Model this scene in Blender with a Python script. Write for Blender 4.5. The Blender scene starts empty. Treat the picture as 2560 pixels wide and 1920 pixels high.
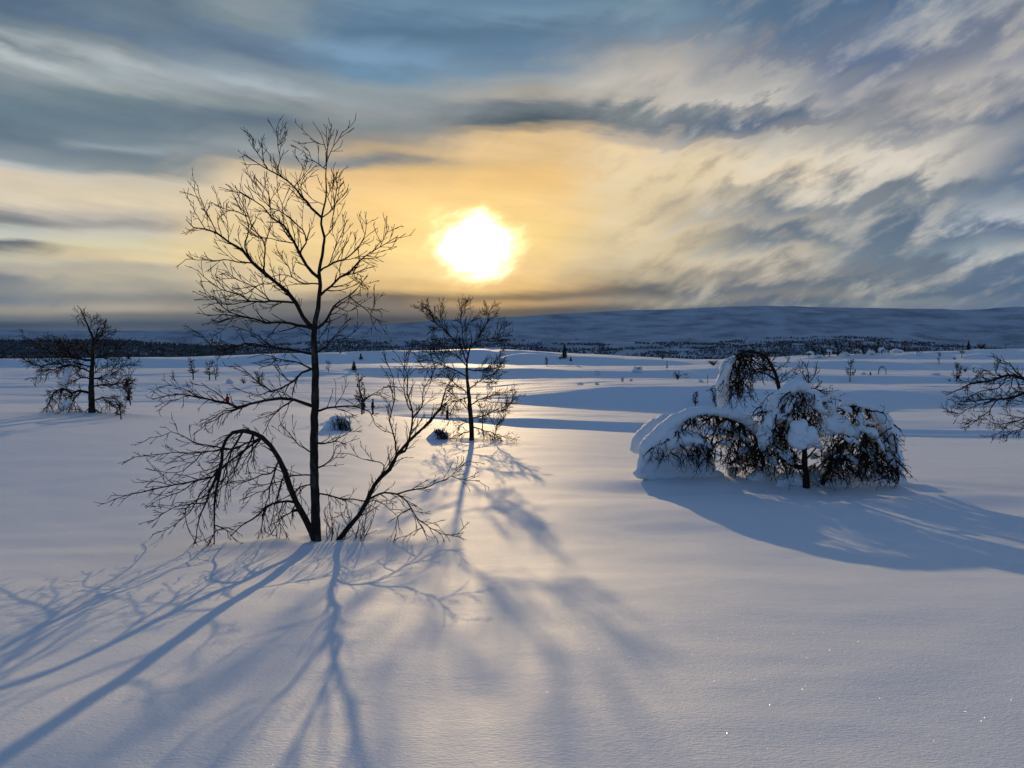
import bpy, bmesh, math, random
import numpy as np
from mathutils import Vector, noise as mnoise

R = math.radians
scene = bpy.context.scene
COL = scene.collection

# ------------------------------------------------------------------ camera
CAM_Z = 1.45
PITCH = math.atan(100.0 / 1920.0)
CP, SP = math.cos(PITCH), math.sin(PITCH)
cam_d = bpy.data.cameras.new('camera')
cam_d.sensor_width = 36.0
cam_d.lens = 27.0
cam_d.clip_start = 0.05
cam_d.clip_end = 30000.0
cam = bpy.data.objects.new('camera', cam_d)
cam.location = (0, 0, CAM_Z)
cam.rotation_euler = (math.pi / 2 - PITCH, 0, 0)
COL.objects.link(cam)
scene.camera = cam

scene.view_settings.view_transform = 'Standard'
scene.view_settings.look = 'None'
scene.view_settings.exposure = 0.0
scene.view_settings.gamma = 1.0
scene.render.engine = 'CYCLES'
scene.cycles.use_denoising = True
scene.cycles.max_bounces = 3
scene.cycles.diffuse_bounces = 2
scene.cycles.glossy_bounces = 1
scene.cycles.volume_bounces = 0
scene.cycles.sample_clamp_indirect = 6.0
scene.cycles.use_adaptive_sampling = True
scene.cycles.adaptive_threshold = 0.02


def PX(x, y, d):
    """world point seen at photo pixel (2560 x 1920 grid) at forward distance d"""
    v = (960 - y) / 1920.0
    u = (x - 1280) / 1920.0
    k = d / (CP + v * SP)
    return Vector((u * k, d, CAM_Z + (v * CP - SP) * k))


def zrow(y, d):
    v = (960 - y) / 1920.0
    return CAM_Z + (v * CP - SP) * d / (CP + v * SP)


def lin(c):
    c = c / 255.0
    return c / 12.92 if c <= 0.04045 else ((c + 0.055) / 1.055) ** 2.4


# ------------------------------------------------------------------ sun
sd = (PX(1186, 616, 1000) - Vector((0, 0, CAM_Z))).normalized()
SUN_AZ = math.atan2(sd.x, sd.y)
SUN_EL = math.asin(sd.z)
sun_d = bpy.data.lights.new('sun', 'SUN')
sun_d.energy = 2.4
sun_d.angle = R(0.5)
sun_d.color = (1.0, 0.70, 0.35)
sun = bpy.data.objects.new('sun', sun_d)
sun.rotation_euler = sd.to_track_quat('Z', 'Y').to_euler()
sun.location = (0, 0, 30)
COL.objects.link(sun)


# ------------------------------------------------------------------ node helper
class NG:
    def __init__(self, tree):
        self.t = tree
        self.t.nodes.clear()

    def n(self, kind, **kw):
        nd = self.t.nodes.new(kind)
        for k, v in kw.items():
            setattr(nd, k, v)
        return nd

    def link(self, a, b):
        self.t.links.new(a, b)

    def put(self, sock, val):
        if hasattr(val, 'is_linked') or isinstance(val, bpy.types.NodeSocket):
            self.link(val, sock)
        else:
            sock.default_value = val

    def m(self, op, a, b=None, c=None, clamp=False):
        nd = self.n('ShaderNodeMath', operation=op)
        nd.use_clamp = clamp
        self.put(nd.inputs[0], a)
        if b is not None:
            self.put(nd.inputs[1], b)
        if c is not None:
            self.put(nd.inputs[2], c)
        return nd.outputs[0]

    def ss(self, v, a, b, lo=0.0, hi=1.0):
        nd = self.n('ShaderNodeMapRange', interpolation_type='SMOOTHSTEP')
        self.put(nd.inputs[0], v)
        for i, q in enumerate((a, b, lo, hi)):
            self.put(nd.inputs[i + 1], q)
        return nd.outputs[0]

    def xyz(self, x, y, z):
        nd = self.n('ShaderNodeCombineXYZ')
        for i, q in enumerate((x, y, z)):
            self.put(nd.inputs[i], q)
        return nd.outputs[0]

    def noise(self, vec, scale=1.0, detail=4.0, rough=0.55, dist=0.0, dim='3D'):
        nd = self.n('ShaderNodeTexNoise', noise_dimensions=dim)
        self.put(nd.inputs['Vector'], vec)
        nd.inputs['Scale'].default_value = scale
        nd.inputs['Detail'].default_value = detail
        nd.inputs['Roughness'].default_value = rough
        nd.inputs['Distortion'].default_value = dist
        return nd

    def mix(self, f, a, b, blend='MIX'):
        nd = self.n('ShaderNodeMix', data_type='RGBA', blend_type=blend)
        self.put(nd.inputs[0], f)
        self.put(nd.inputs[6], a)
        self.put(nd.inputs[7], b)
        return nd.outputs[2]

    def vm(self, op, a, b=None):
        nd = self.n('ShaderNodeVectorMath', operation=op)
        self.put(nd.inputs[0], a)
        if b is not None:
            self.put(nd.inputs[1], b)
        return nd


# ------------------------------------------------------------------ sky (clouded winter sky, low sun)
SKY = {
    0: [(0, 82, 108, 133), (50, 105, 128, 145), (75, 150, 162, 168), (100, 125, 140, 150), (125, 178, 188, 192), (150, 150, 160, 165),
        (190, 122, 138, 147), (250, 100, 125, 140), (340, 100, 122, 140), (380, 130, 145, 155), (410, 185, 190, 190), (430, 217, 202, 177),
        (490, 217, 202, 175), (530, 150, 150, 150), (550, 125, 130, 135), (580, 192, 196, 186), (600, 205, 205, 190), (615, 105, 114, 122),
        (640, 190, 185, 165), (670, 170, 165, 155), (690, 120, 130, 140), (720, 132, 136, 140), (750, 110, 125, 140), (775, 150, 145, 135),
        (795, 105, 115, 125), (812, 60, 80, 105), (832, 72, 92, 116), (848, 44, 60, 86), (880, 40, 54, 80)],
    320: [(0, 95, 120, 140), (40, 102, 126, 146), (80, 95, 120, 145), (120, 125, 140, 150), (155, 170, 182, 188), (190, 157, 170, 176),
          (210, 150, 160, 162), (240, 108, 130, 142), (300, 98, 122, 138), (350, 115, 135, 148), (370, 140, 155, 165), (390, 112, 131, 145),
          (430, 130, 145, 150), (455, 207, 196, 175), (500, 222, 205, 170), (540, 190, 180, 165), (560, 165, 160, 155), (590, 205, 200, 180),
          (610, 215, 205, 165), (640, 222, 202, 155), (665, 185, 175, 155), (690, 190, 180, 155), (720, 170, 165, 150), (745, 140, 140, 135),
          (770, 170, 160, 145), (790, 110, 115, 120), (810, 75, 90, 110), (835, 85, 100, 118), (850, 45, 62, 88), (880, 40, 54, 80)],
    640: [(0, 130, 145, 155), (50, 120, 140, 150), (85, 105, 130, 155), (130, 95, 120, 148), (170, 130, 150, 165), (205, 164, 178, 187),
          (230, 150, 160, 168), (260, 130, 145, 150), (310, 100, 120, 138), (345, 125, 140, 150), (375, 150, 160, 165), (400, 142, 147, 150),
          (418, 210, 190, 155), (450, 227, 201, 160), (520, 234, 206, 155), (580, 242, 209, 145), (640, 247, 213, 140), (700, 227, 200, 150),
          (740, 190, 175, 145), (755, 120, 120, 120), (780, 110, 112, 115), (810, 70, 82, 100), (850, 55, 68, 92)],
    960: [(0, 100, 138, 165), (40, 88, 125, 155), (80, 85, 122, 152), (140, 114, 154, 187), (180, 100, 140, 170), (220, 140, 155, 162),
          (280, 145, 152, 155), (320, 130, 140, 145), (350, 150, 146, 138), (380, 195, 168, 130), (405, 132, 136, 136), (440, 242, 196, 120),
          (500, 252, 206, 118), (560, 254, 208, 122), (620, 254, 212, 125), (680, 246, 206, 130), (720, 226, 186, 115), (745, 120, 105, 95),
          (770, 130, 120, 110), (800, 75, 80, 90), (830, 70, 80, 98), (860, 60, 75, 100)],
    1280: [(0, 95, 135, 165), (40, 110, 148, 175), (80, 86, 121, 151), (130, 95, 130, 160), (170, 110, 140, 165), (205, 150, 160, 165),
           (240, 170, 165, 155), (270, 110, 122, 130), (308, 82, 98, 110), (325, 175, 153, 120), (345, 236, 196, 132), (400, 236, 196, 130),
           (450, 246, 196, 112), (520, 252, 207, 122), (600, 252, 213, 125), (680, 244, 203, 132), (720, 226, 181, 112), (745, 130, 110, 90),
           (760, 190, 150, 100), (780, 95, 90, 90), (810, 70, 78, 92), (860, 60, 75, 100)],
    1600: [(0, 100, 135, 160), (50, 116, 146, 169), (80, 115, 142, 165), (110, 130, 145, 160), (150, 172, 170, 166), (200, 192, 184, 174),
           (250, 187, 180, 170), (275, 125, 135, 140), (310, 122, 130, 137), (335, 190, 175, 155), (360, 237, 207, 156), (420, 232, 206, 156),
           (480, 230, 206, 156), (560, 226, 201, 152), (620, 221, 199, 152), (660, 205, 185, 145), (700, 180, 165, 135), (730, 108, 107, 105),
           (755, 150, 140, 125), (775, 100, 105, 110), (830, 70, 85, 110)],
    1920: [(0, 80, 112, 145), (60, 82, 115, 148), (110, 90, 118, 150), (150, 110, 125, 150), (190, 167, 167, 166), (220, 192, 187, 180),
           (250, 135, 140, 148), (290, 92, 112, 138), (320, 130, 135, 142), (350, 197, 190, 177), (400, 227, 210, 178), (440, 227, 207, 172),
           (480, 172, 167, 157), (520, 126, 136, 145), (560, 172, 167, 157), (600, 116, 130, 142), (640, 192, 182, 162), (690, 150, 146, 140),
           (720, 108, 118, 130), (745, 130, 132, 130), (765, 95, 112, 130), (830, 75, 95, 125)],
    2240: [(0, 80, 112, 150), (60, 110, 128, 155), (120, 98, 116, 150), (160, 120, 130, 150), (220, 157, 157, 163), (280, 162, 160, 162),
           (320, 138, 144, 152), (370, 214, 204, 188), (410, 220, 210, 194), (460, 207, 200, 187), (500, 128, 139, 150), (560, 93, 116, 140),
           (620, 100, 122, 142), (680, 112, 127, 141), (740, 95, 115, 135), (760, 128, 139, 145), (800, 90, 112, 140)],
    2560: [(0, 160, 165, 170), (50, 140, 145, 155), (100, 125, 135, 155), (160, 167, 167, 171), (220, 150, 152, 160), (280, 108, 124, 148),
           (340, 120, 135, 155), (400, 84, 111, 145), (450, 90, 118, 148), (520, 168, 178, 188), (560, 100, 122, 150), (620, 152, 167, 177),
           (660, 90, 115, 145), (720, 80, 108, 140), (770, 85, 112, 145), (830, 80, 105, 140)],
}
EL0, EL1 = R(-6.0), R(28.0)
AZ_REF = math.atan((0 - 1280) / 1920.0)
SHEAR = 0.115


def shear_w(el):           # 1 high in the sky, 0 nearer the horizon
    t = min(max((el - R(12.5)) / (R(17.5) - R(12.5)), 0), 1)
    return t * t * (3 - 2 * t)


def make_world():
    w = bpy.data.worlds.new('World')
    scene.world = w
    w.use_nodes = True
    w.cycles.sampling_method = 'MANUAL'
    w.cycles.sample_map_resolution = 512
    g = NG(w.node_tree)
    out = g.n('ShaderNodeOutputWorld')
    bg = g.n('ShaderNodeBackground')
    bg.inputs['Strength'].default_value = 0.1
    g.link(bg.outputs[0], out.inputs['Surface'])
    tc = g.n('ShaderNodeTexCoord')
    sep = g.n('ShaderNodeSeparateXYZ')
    g.link(tc.outputs['Generated'], sep.inputs[0])
    x, y, z = sep.outputs
    az = g.m('ARCTAN2', x, y)
    el = g.m('ARCSINE', z)
    # cloud drift: fine streaks on the left, mottled diagonal patches on the right
    rightness = g.ss(az, R(0), R(17))
    rot = R(24)
    d1 = g.m('ADD', g.m('MULTIPLY', az, math.cos(rot)), g.m('MULTIPLY', el, math.sin(rot)))
    d2 = g.m('SUBTRACT', g.m('MULTIPLY', el, math.cos(rot)), g.m('MULTIPLY', az, math.sin(rot)))
    sh = g.m('ADD', el, g.m('MULTIPLY', az, SHEAR))
    streak = g.noise(g.xyz(g.m('MULTIPLY', az, 5.0), g.m('MULTIPLY', sh, 34.0), 0.0), 1.0, 4.0, 0.58, 0.0, '2D')
    mott = g.noise(g.xyz(g.m('MULTIPLY', d1, 13.0), g.m('MULTIPLY', d2, 34.0), 0.0), 1.0, 5.0, 0.56, 0.10, '2D')
    big = g.noise(g.xyz(g.m('MULTIPLY', d1, 5.0), g.m('MULTIPLY', d2, 12.0), 0.0), 1.0, 2.0, 0.5, 0.0, '2D')
    ns = g.m('SUBTRACT', streak.outputs[0], 0.5)
    nm = g.m('SUBTRACT', mott.outputs[0], 0.5)
    nb = g.m('SUBTRACT', big.outputs[0], 0.5)
    wisp = g.m('ADD', g.m('MULTIPLY', ns, g.m('SUBTRACT', 1.0, rightness)), g.m('MULTIPLY', nm, rightness))
    low = g.ss(el, R(1.0), R(7.0))
    # warp of the large cloud forms
    wel = g.m('ADD', g.m('MULTIPLY', wisp, g.m('ADD', g.m('MULTIPLY', rightness, 0.045), 0.026)),
              g.m('MULTIPLY', nb, g.m('ADD', g.m('MULTIPLY', rightness, 0.040), 0.02)))
    wel = g.m('MULTIPLY', wel, g.m('ADD', g.m('MULTIPLY', low, 0.85), 0.15))
    waz = g.m('MULTIPLY', g.m('ADD', nm, nb), g.m('ADD', g.m('MULTIPLY', rightness, 0.04), 0.10))
    elw = g.m('ADD', el, wel)
    azw = g.m('ADD', az, waz)
    # the left streaks sink towards the right
    swt = g.ss(elw, R(12.5), R(17.5))
    left_az = g.m('MINIMUM', azw, math.atan((1000 - 1280) / 1920.0))
    elp = g.m('ADD', elw, g.m('MULTIPLY', g.m('MULTIPLY', g.m('SUBTRACT', left_az, AZ_REF), SHEAR), swt))
    pos = g.m('DIVIDE', g.m('SUBTRACT', elp, EL0), EL1 - EL0)
    cols = None
    xs = sorted(SKY)
    prev_az = None
    for px in xs:
        u = (px - 1280) / 1920.0
        caz = math.atan(u)
        rp = g.n('ShaderNodeValToRGB')
        g.link(pos, rp.inputs[0])
        stops = []
        for (py, r_, g_, b_) in SKY[px]:
            v = (960 - py) / 1920.0
            zz = (v * CP - SP) / (CP + v * SP)
            e = math.atan(zz / math.sqrt(1 + u * u))
            laz = min(caz, math.atan((1000 - 1280) / 1920.0))
            e2 = e + (laz - AZ_REF) * SHEAR * shear_w(e)
            stops.append(((e2 - EL0) / (EL1 - EL0), (lin(r_), lin(g_), lin(b_), 1)))
        stops.sort(key=lambda s: s[0])
        while len(stops) > 31:
            stops.pop(1)
        # the same high cloud goes on above the frame
        el_ = rp.color_ramp.elements
        el_[0].position = max(0, stops[0][0])
        el_[0].color = stops[0][1]
        el_[1].position = min(1, stops[-1][0])
        el_[1].color = stops[-1][1]
        for p, c in stops[1:-1]:
            e = el_.new(p)
            e.color = c
        rp.color_ramp.interpolation = 'EASE'
        if cols is None:
            cols = rp.outputs[0]
        else:
            f = g.ss(azw, prev_az, caz)
            cols = g.mix(f, cols, rp.outputs[0])
        prev_az = caz
    # light and dark wisps inside the cloud
    belt = g.m('MULTIPLY', g.m('MULTIPLY', g.ss(az, R(3), R(14)), g.ss(el, R(0.8), R(3.5))), g.ss(el, R(24), R(14), 0.35, 1.0))
    cols = g.mix(g.m('MULTIPLY', g.m('MULTIPLY', g.ss(nm, 0.05, -0.28), belt), 0.45), cols, (0.105, 0.165, 0.265, 1))
    cols = g.mix(g.m('MULTIPLY', g.m('MULTIPLY', g.ss(nm, -0.04, 0.26), belt), 0.42), cols, (0.66, 0.58, 0.44, 1))
    amp = g.m('ADD', g.m('MULTIPLY', wisp, 0.38), g.m('MULTIPLY', nb, 0.20))
    amp = g.m('ADD', g.m('MULTIPLY', amp, g.m('ADD', g.m('MULTIPLY', low, 0.7), 0.3)), 1.0)
    cols = g.vm('SCALE', cols)
    g.link(amp, cols.inputs['Scale'])
    cols = cols.outputs[0]
    bw = g.n('ShaderNodeRGBToBW')
    g.link(cols, bw.inputs[0])
    cols = g.mix(0.17, cols, bw.outputs[0])
    # sun burning through the cloud
    ang = g.m('SQRT', g.m('ADD', g.m('POWER', g.m('MULTIPLY', g.m('SUBTRACT', az, SUN_AZ), 0.86), 2.0), g.m('POWER', g.m('MULTIPLY', g.m('SUBTRACT', el, SUN_EL), 1.08), 2.0)))
    edge = g.noise(g.xyz(g.m('ADD', g.m('MULTIPLY', d1, 16.0), 5.3), g.m('ADD', g.m('MULTIPLY', d2, 34.0), 1.7), 0.0), 1.0, 3.0, 0.55, 0.0, '2D')
    ang2 = g.m('ADD', ang, g.m('MULTIPLY', g.m('SUBTRACT', edge.outputs[0], 0.5), R(3.0)))
    core = g.m('POWER', g.ss(ang2, R(4.3), R(0.6)), 2.6)
    glow = g.m('POWER', 2.718, g.m('MULTIPLY', g.m('POWER', g.m('DIVIDE', ang2, R(4.2)), 2.0), -1.0))
    cg = g.n('ShaderNodeCombineColor')
    g.link(g.m('ADD', g.m('MULTIPLY', core, 4.5), g.m('MULTIPLY', glow, 0.22)), cg.inputs[0])
    g.link(g.m('ADD', g.m('MULTIPLY', core, 4.0), g.m('MULTIPLY', glow, 0.15)), cg.inputs[1])
    g.link(g.m('ADD', g.m('MULTIPLY', core, 2.6), g.m('MULTIPLY', glow, 0.02)), cg.inputs[2])
    cols = g.mix(1.0, cols, cg.outputs[0], 'ADD')
    # clear sky with scattered cloud over the rest of the dome
    sky = g.n('ShaderNodeTexSky')
    sky.sky_type = 'NISHITA'
    sky.sun_disc = False
    sky.sun_elevation = SUN_EL
    sky.sun_rotation = SUN_AZ
    sky.altitude = 900.0
    sky.air_density = 1.0
    sky.dust_density = 0.3
    sky.ozone_density = 4.0
    over = g.noise(tc.outputs['Generated'], 3.0, 2.0, 0.55, 0.0)
    cover = g.ss(over.outputs[0], 0.38, 0.7, 0.10, 0.65)
    dome = g.mix(cover, sky.outputs[0], (2.3, 3.4, 5.3, 1))
    inview = g.m('MULTIPLY', g.ss(g.m('ABSOLUTE', az), R(75), R(42)), g.ss(el, R(44), R(27)))
    c10 = g.vm('SCALE', cols)
    c10.inputs['Scale'].default_value = 10.0
    final = g.mix(inview, dome, c10.outputs[0])
    g.link(final, bg.inputs['Color'])


make_world()


# ------------------------------------------------------------------ materials
def new_mat(name):
    m = bpy.data.materials.new(name)
    m.use_nodes = True
    g = NG(m.node_tree)
    out = g.n('ShaderNodeOutputMaterial')
    return m, g, out


def snow_material(name, sparkle=True, bump=0.35, base=(0.80, 0.85, 0.93), fine=1.0):
    m, g, out = new_mat(name)
    p = g.n('ShaderNodeBsdfPrincipled')
    tc = g.n('ShaderNodeTexCoord')
    ob = tc.outputs['Object']
    mp = g.n('ShaderNodeMapping')
    mp.inputs['Scale'].default_value = (0.55, 1.0, 1.0)
    g.link(ob, mp.inputs[0])
    n1 = g.noise(mp.outputs[0], 60.0 * fine, 2.0, 0.7)
    n2 = g.noise(mp.outputs[0], 8.0 * fine, 1.0, 0.55)
    h = g.m('ADD', g.m('MULTIPLY', n1.outputs[0], 0.013), g.m('MULTIPLY', n2.outputs[0], 0.010))
    bp = g.n('ShaderNodeBump')
    bp.inputs['Strength'].default_value = bump
    bp.inputs['Distance'].default_value = 1.0
    g.link(h, bp.inputs['Height'])
    g.link(g.mix(n1.outputs[0], (base[0] * 0.96, base[1] * 0.96, base[2] * 0.97, 1), (base[0] * 1.04, base[1] * 1.04, min(1, base[2] * 1.03), 1)), p.inputs['Base Color'])
    p.inputs['Roughness'].default_value = 0.71
    p.inputs['Specular IOR Level'].default_value = 0.85
    g.link(bp.outputs[0], p.inputs['Normal'])
    shader = p.outputs[0]
    if sparkle:
        vo = g.n('ShaderNodeTexVoronoi')
        vo.feature = 'F1'
        vo.inputs['Scale'].default_value = 190.0
        g.link(ob, vo.inputs['Vector'])
        rnd = g.vm('SUBTRACT', vo.outputs['Color'], (0.5, 0.5, 0.5)).outputs[0]
        sc = g.vm('MULTIPLY', rnd, (1.9, 1.9, 0.6)).outputs[0]
        geo = g.n('ShaderNodeNewGeometry')
        nn = g.vm('NORMALIZE', g.vm('ADD', geo.outputs['Normal'], sc).outputs[0]).outputs[0]
        gl = g.n('ShaderNodeBsdfGlossy')
        gl.inputs['Roughness'].default_value = 0.15
        gl.inputs['Color'].default_value = (1, 1, 1, 1)
        g.link(nn, gl.inputs['Normal'])
        wn = g.n('ShaderNodeTexWhiteNoise')
        wn.noise_dimensions = '3D'
        g.link(vo.outputs['Position'], wn.inputs['Vector'])
        pick = g.m('GREATER_THAN', wn.outputs['Value'], 0.62)
        near = g.m('LESS_THAN', vo.outputs['Distance'], 0.30)
        so = g.n('ShaderNodeSeparateXYZ')
        g.link(ob, so.inputs[0])
        glint_fade = g.ss(so.outputs[1], 22.0, 8.0, 0.0, 0.022)      # glints fade out farther off, so far snow gets no bright patch
        fac = g.m('MULTIPLY', g.m('MULTIPLY', pick, near), glint_fade)
        mx = g.n('ShaderNodeMixShader')
        g.link(fac, mx.inputs[0])
        g.link(shader, mx.inputs[1])
        g.link(gl.outputs[0], mx.inputs[2])
        shader = mx.outputs[0]
    g.link(shader, out.inputs['Surface'])
    return m


def plain_mat(name, c1, c2, scale=20.0, rough=0.85, bump=0.0, stretch=(1, 1, 1), lo=0.35, hi=0.65):
    m, g, out = new_mat(name)
    p = g.n('ShaderNodeBsdfPrincipled')
    tc = g.n('ShaderNodeTexCoord')
    mp = g.n('ShaderNodeMapping')
    mp.inputs['Scale'].default_value = stretch
    g.link(tc.outputs['Object'], mp.inputs[0])
    n = g.noise(mp.outputs[0], scale, 5.0, 0.6)
    f = g.ss(n.outputs[0], lo, hi)
    g.link(g.mix(f, (*c1, 1), (*c2, 1)), p.inputs['Base Color'])
    p.inputs['Roughness'].default_value = rough
    p.inputs['Specular IOR Level'].default_value = 0.10
    if bump:
        b = g.n('ShaderNodeBump')
        b.inputs['Strength'].default_value = bump
        b.inputs['Distance'].default_value = 0.01
        g.link(n.outputs[0], b.inputs['Height'])
        g.link(b.outputs[0], p.inputs['Normal'])
    g.link(p.outputs[0], out.inputs['Surface'])
    return m


M = {}
M['snow'] = snow_material('wind packed snow', True, 0.36)
M['cap'] = snow_material('clinging snow', False, 0.5, fine=1.4)
M['farsnow_cloudshade'] = plain_mat('far hill snow with cloud shade', (0.26, 0.29, 0.35), (0.50, 0.54, 0.61), 0.0045, 0.8, stretch=(1, 1, 5.0), lo=0.30, hi=0.62)  # shade of low cloud put into the colour of the far snow
M['trunk'] = plain_mat('birch trunk bark', (0.020, 0.016, 0.015), (0.105, 0.09, 0.082), 14.0, 0.9, 0.8, (1, 1, 0.45), 0.45, 0.78)
M['branch'] = plain_mat('dark branch bark', (0.014, 0.010, 0.009), (0.040, 0.030, 0.026), 30.0, 0.8, 0.6)
M['twig'] = plain_mat('birch twig', (0.014, 0.010, 0.009), (0.032, 0.022, 0.019), 12.0, 0.75)
M['needle'] = plain_mat('spruce needles', (0.012, 0.022, 0.016), (0.03, 0.045, 0.03), 6.0, 0.8)
M['forest'] = plain_mat('distant winter wood', (0.05, 0.052, 0.058), (0.16, 0.165, 0.18), 0.05, 0.9)
M['red'] = plain_mat('red jacket cloth', (0.22, 0.016, 0.014), (0.30, 0.025, 0.02), 20.0, 0.8)
M['black'] = plain_mat('black jacket cloth', (0.012, 0.012, 0.015), (0.022, 0.022, 0.026), 20.0, 0.8)
M['navy'] = plain_mat('dark blue jacket cloth', (0.012, 0.015, 0.025), (0.02, 0.024, 0.04), 20.0, 0.8)
M['skin'] = plain_mat('skin', (0.42, 0.26, 0.20), (0.48, 0.30, 0.23), 20.0, 0.6)
M['pole'] = plain_mat('ski metal', (0.05, 0.05, 0.055), (0.10, 0.10, 0.11), 20.0, 0.4)


# ------------------------------------------------------------------ object helpers
def tag(o, label=None, cat=None, group=None, kind=None):
    if label:
        o['label'] = label
    if cat:
        o['category'] = cat
    if group:
        o['group'] = group
    if kind:
        o['kind'] = kind
    return o


def empty(name, loc, label, cat, group=None):
    o = bpy.data.objects.new(name, None)
    o.empty_display_size = 0.2
    o.location = loc
    COL.objects.link(o)
    return tag(o, label, cat, group)


def mesh_obj(name, verts, faces, mat, parent=None, smooth=True, origin=None):
    me = bpy.data.meshes.new(name)
    if isinstance(verts, list):
        verts = np.array([tuple(v) for v in verts], dtype=np.float64).reshape(-1, 3)
    if parent is not None:
        verts = verts - np.array(parent_origin(parent))
    elif origin is not None:
        verts = verts - np.array(tuple(origin))
    me.from_pydata(verts.tolist(), [], faces if isinstance(faces, list) else faces.tolist())
    me.materials.append(M[mat] if isinstance(mat, str) else mat)
    if smooth:
        me.polygons.foreach_set('use_smooth', [True] * len(me.polygons))
    me.update()
    o = bpy.data.objects.new(name, me)
    COL.objects.link(o)
    if name == 'twigs':
        o['kind'] = 'stuff'
    if parent is not None:
        o.parent = parent
    elif origin is not None:
        o.location = origin
    return o


def parent_origin(p):
    v = Vector((0, 0, 0))
    while p is not None:
        v = v + Vector(p.location)
        p = p.parent
    return tuple(v)


# ------------------------------------------------------------------ 2D noise
rng = np.random.default_rng(7)
PERM = rng.permutation(512)
PERM = np.concatenate([PERM, PERM, PERM])
GRAD = np.stack([np.cos(np.arange(512) * 2.399), np.sin(np.arange(512) * 2.399)], 1)


def perlin(x, y):
    xi = np.floor(x).astype(int)
    yi = np.floor(y).astype(int)
    xf = x - xi
    yf = y - yi
    u = xf * xf * xf * (xf * (xf * 6 - 15) + 10)
    v = yf * yf * yf * (yf * (yf * 6 - 15) + 10)

    def gr(ix, iy, fx, fy):
        h = PERM[(PERM[ix & 511] + iy) & 511]
        return GRAD[h, 0] * fx + GRAD[h, 1] * fy
    a = gr(xi, yi, xf, yf)
    b = gr(xi + 1, yi, xf - 1, yf)
    c = gr(xi, yi + 1, xf, yf - 1)
    d = gr(xi + 1, yi + 1, xf - 1, yf - 1)
    return (a + (b - a) * u) + ((c + (d - c) * u) - (a + (b - a) * u)) * v


def fbm(x, y, o=4, g=0.5):
    s = 0
    a = 1.0
    for i in range(o):
        s = s + a * perlin(x * 2 ** i + 13.7 * i, y * 2 ** i + 7.1 * i)
        a *= g
    return s


# ------------------------------------------------------------------ snow ground
CX = [-600, 0, 450, 640, 930, 1200, 1300, 1560, 1790, 2100, 2560, 3160]
_e = [58, 58, 60, 60, 60, 58, 55, 52, 50, 48, 46, 44]
_ey = [1030, 1023, 1012, 1014, 1040, 1074, 1085, 1091, 1094, 1099, 1110, 1120]
_by = [1010, 1006, 1001, 1005, 1035, 1046, 1047, 1056, 1062, 1068, 1077, 1086]
_tr = [.7, .7, .7, .7, .42, .36, .35, .35, .35, .35, .35, .35]


def _rows():
    E = np.array(_e, float)
    EY = np.array(_ey, float)
    BY = np.array(_by, float)
    TR = np.array(_tr, float)
    n = len(CX)
    o = np.ones(n)
    rows = [(o * 0.0, o * 0.0), (o * 4.0, o * -0.47), (o * 10.0, o * -1.185)]

    def add(d, y):
        d = o * d if np.isscalar(d) else d
        y = np.array(y, float)
        rows.append((d, np.array([zrow(yy, dd) for yy, dd in zip(y, d)])))
    add(17, [1188, 1188, 1190, 1193, 1197, 1199, 1199, 1200, 1202, 1204, 1208, 1210])
    add(28, [1066, 1068, 1080, 1088, 1096, 1102, 1106, 1118, 1126, 1132, 1138, 1140])
    add(E, EY)
    zE = rows[-1][1]
    rows.append((E + 1.0, zE - TR))
    rows.append((E + 5.5, zE - TR))
    mid = EY + (BY - EY) * 0.62
    add(E + 6.1, mid)
    add(E + 6.9, mid - 1.0)
    add(E + 7.6, BY)
    add(80, [985, 985, 985, 985, 995, 1005, 1012, 1022, 1028, 1022, 1018, 1020])
    add(88, [972, 972, 972, 972, 980, 990, 982, 963, 963, 974, 983, 985])
    add(100, [955, 955, 955, 958, 962, 968, 962, 952, 952, 962, 966, 966])
    add(118, [946, 946, 944, 944, 940, 938, 938, 946, 950, 958, 958, 958])
    add(124, [938, 938, 936, 931, 919, 917, 918, 928, 921, 940, 940, 938])
    add(140, [928, 928, 924, 918, 912, 911, 912, 921, 916, 931, 931, 930])
    add(176, [923, 923, 919, 915, 910, 907, 908, 915, 912, 927, 928, 926])
    add(188, [897, 897, 896, 887, 880, 874, 877, 893, 904, 903, 906, 900])
    add(262, [908, 908, 906, 902, 895, 888, 890, 901, 903, 900, 898, 896])
    add(290, [915, 915, 912, 907, 902, 895, 897, 904, 901, 886, 871, 869])
    rows.append((o * 345, o * -5.5))
    rows.append((o * 460, o * -14.0))
    rows.append((o * 900, o * -48.0))
    rows.append((o * 2000, o * -70.0))
    rows.append((o * 9000, o * -70.0))
    return rows


ROWS = _rows()
_fx = np.linspace(-600, 3160, 941)


def _sm(a):
    v = np.interp(_fx, CX, a)
    k = np.exp(-np.linspace(-2, 2, 31) ** 2)
    k /= k.sum()
    return np.convolve(np.pad(v, 15, mode='edge'), k, mode='valid')


FD = np.stack([_sm(r[0]) for r in ROWS])
FZ = np.stack([_sm(r[1]) for r in ROWS])


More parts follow.
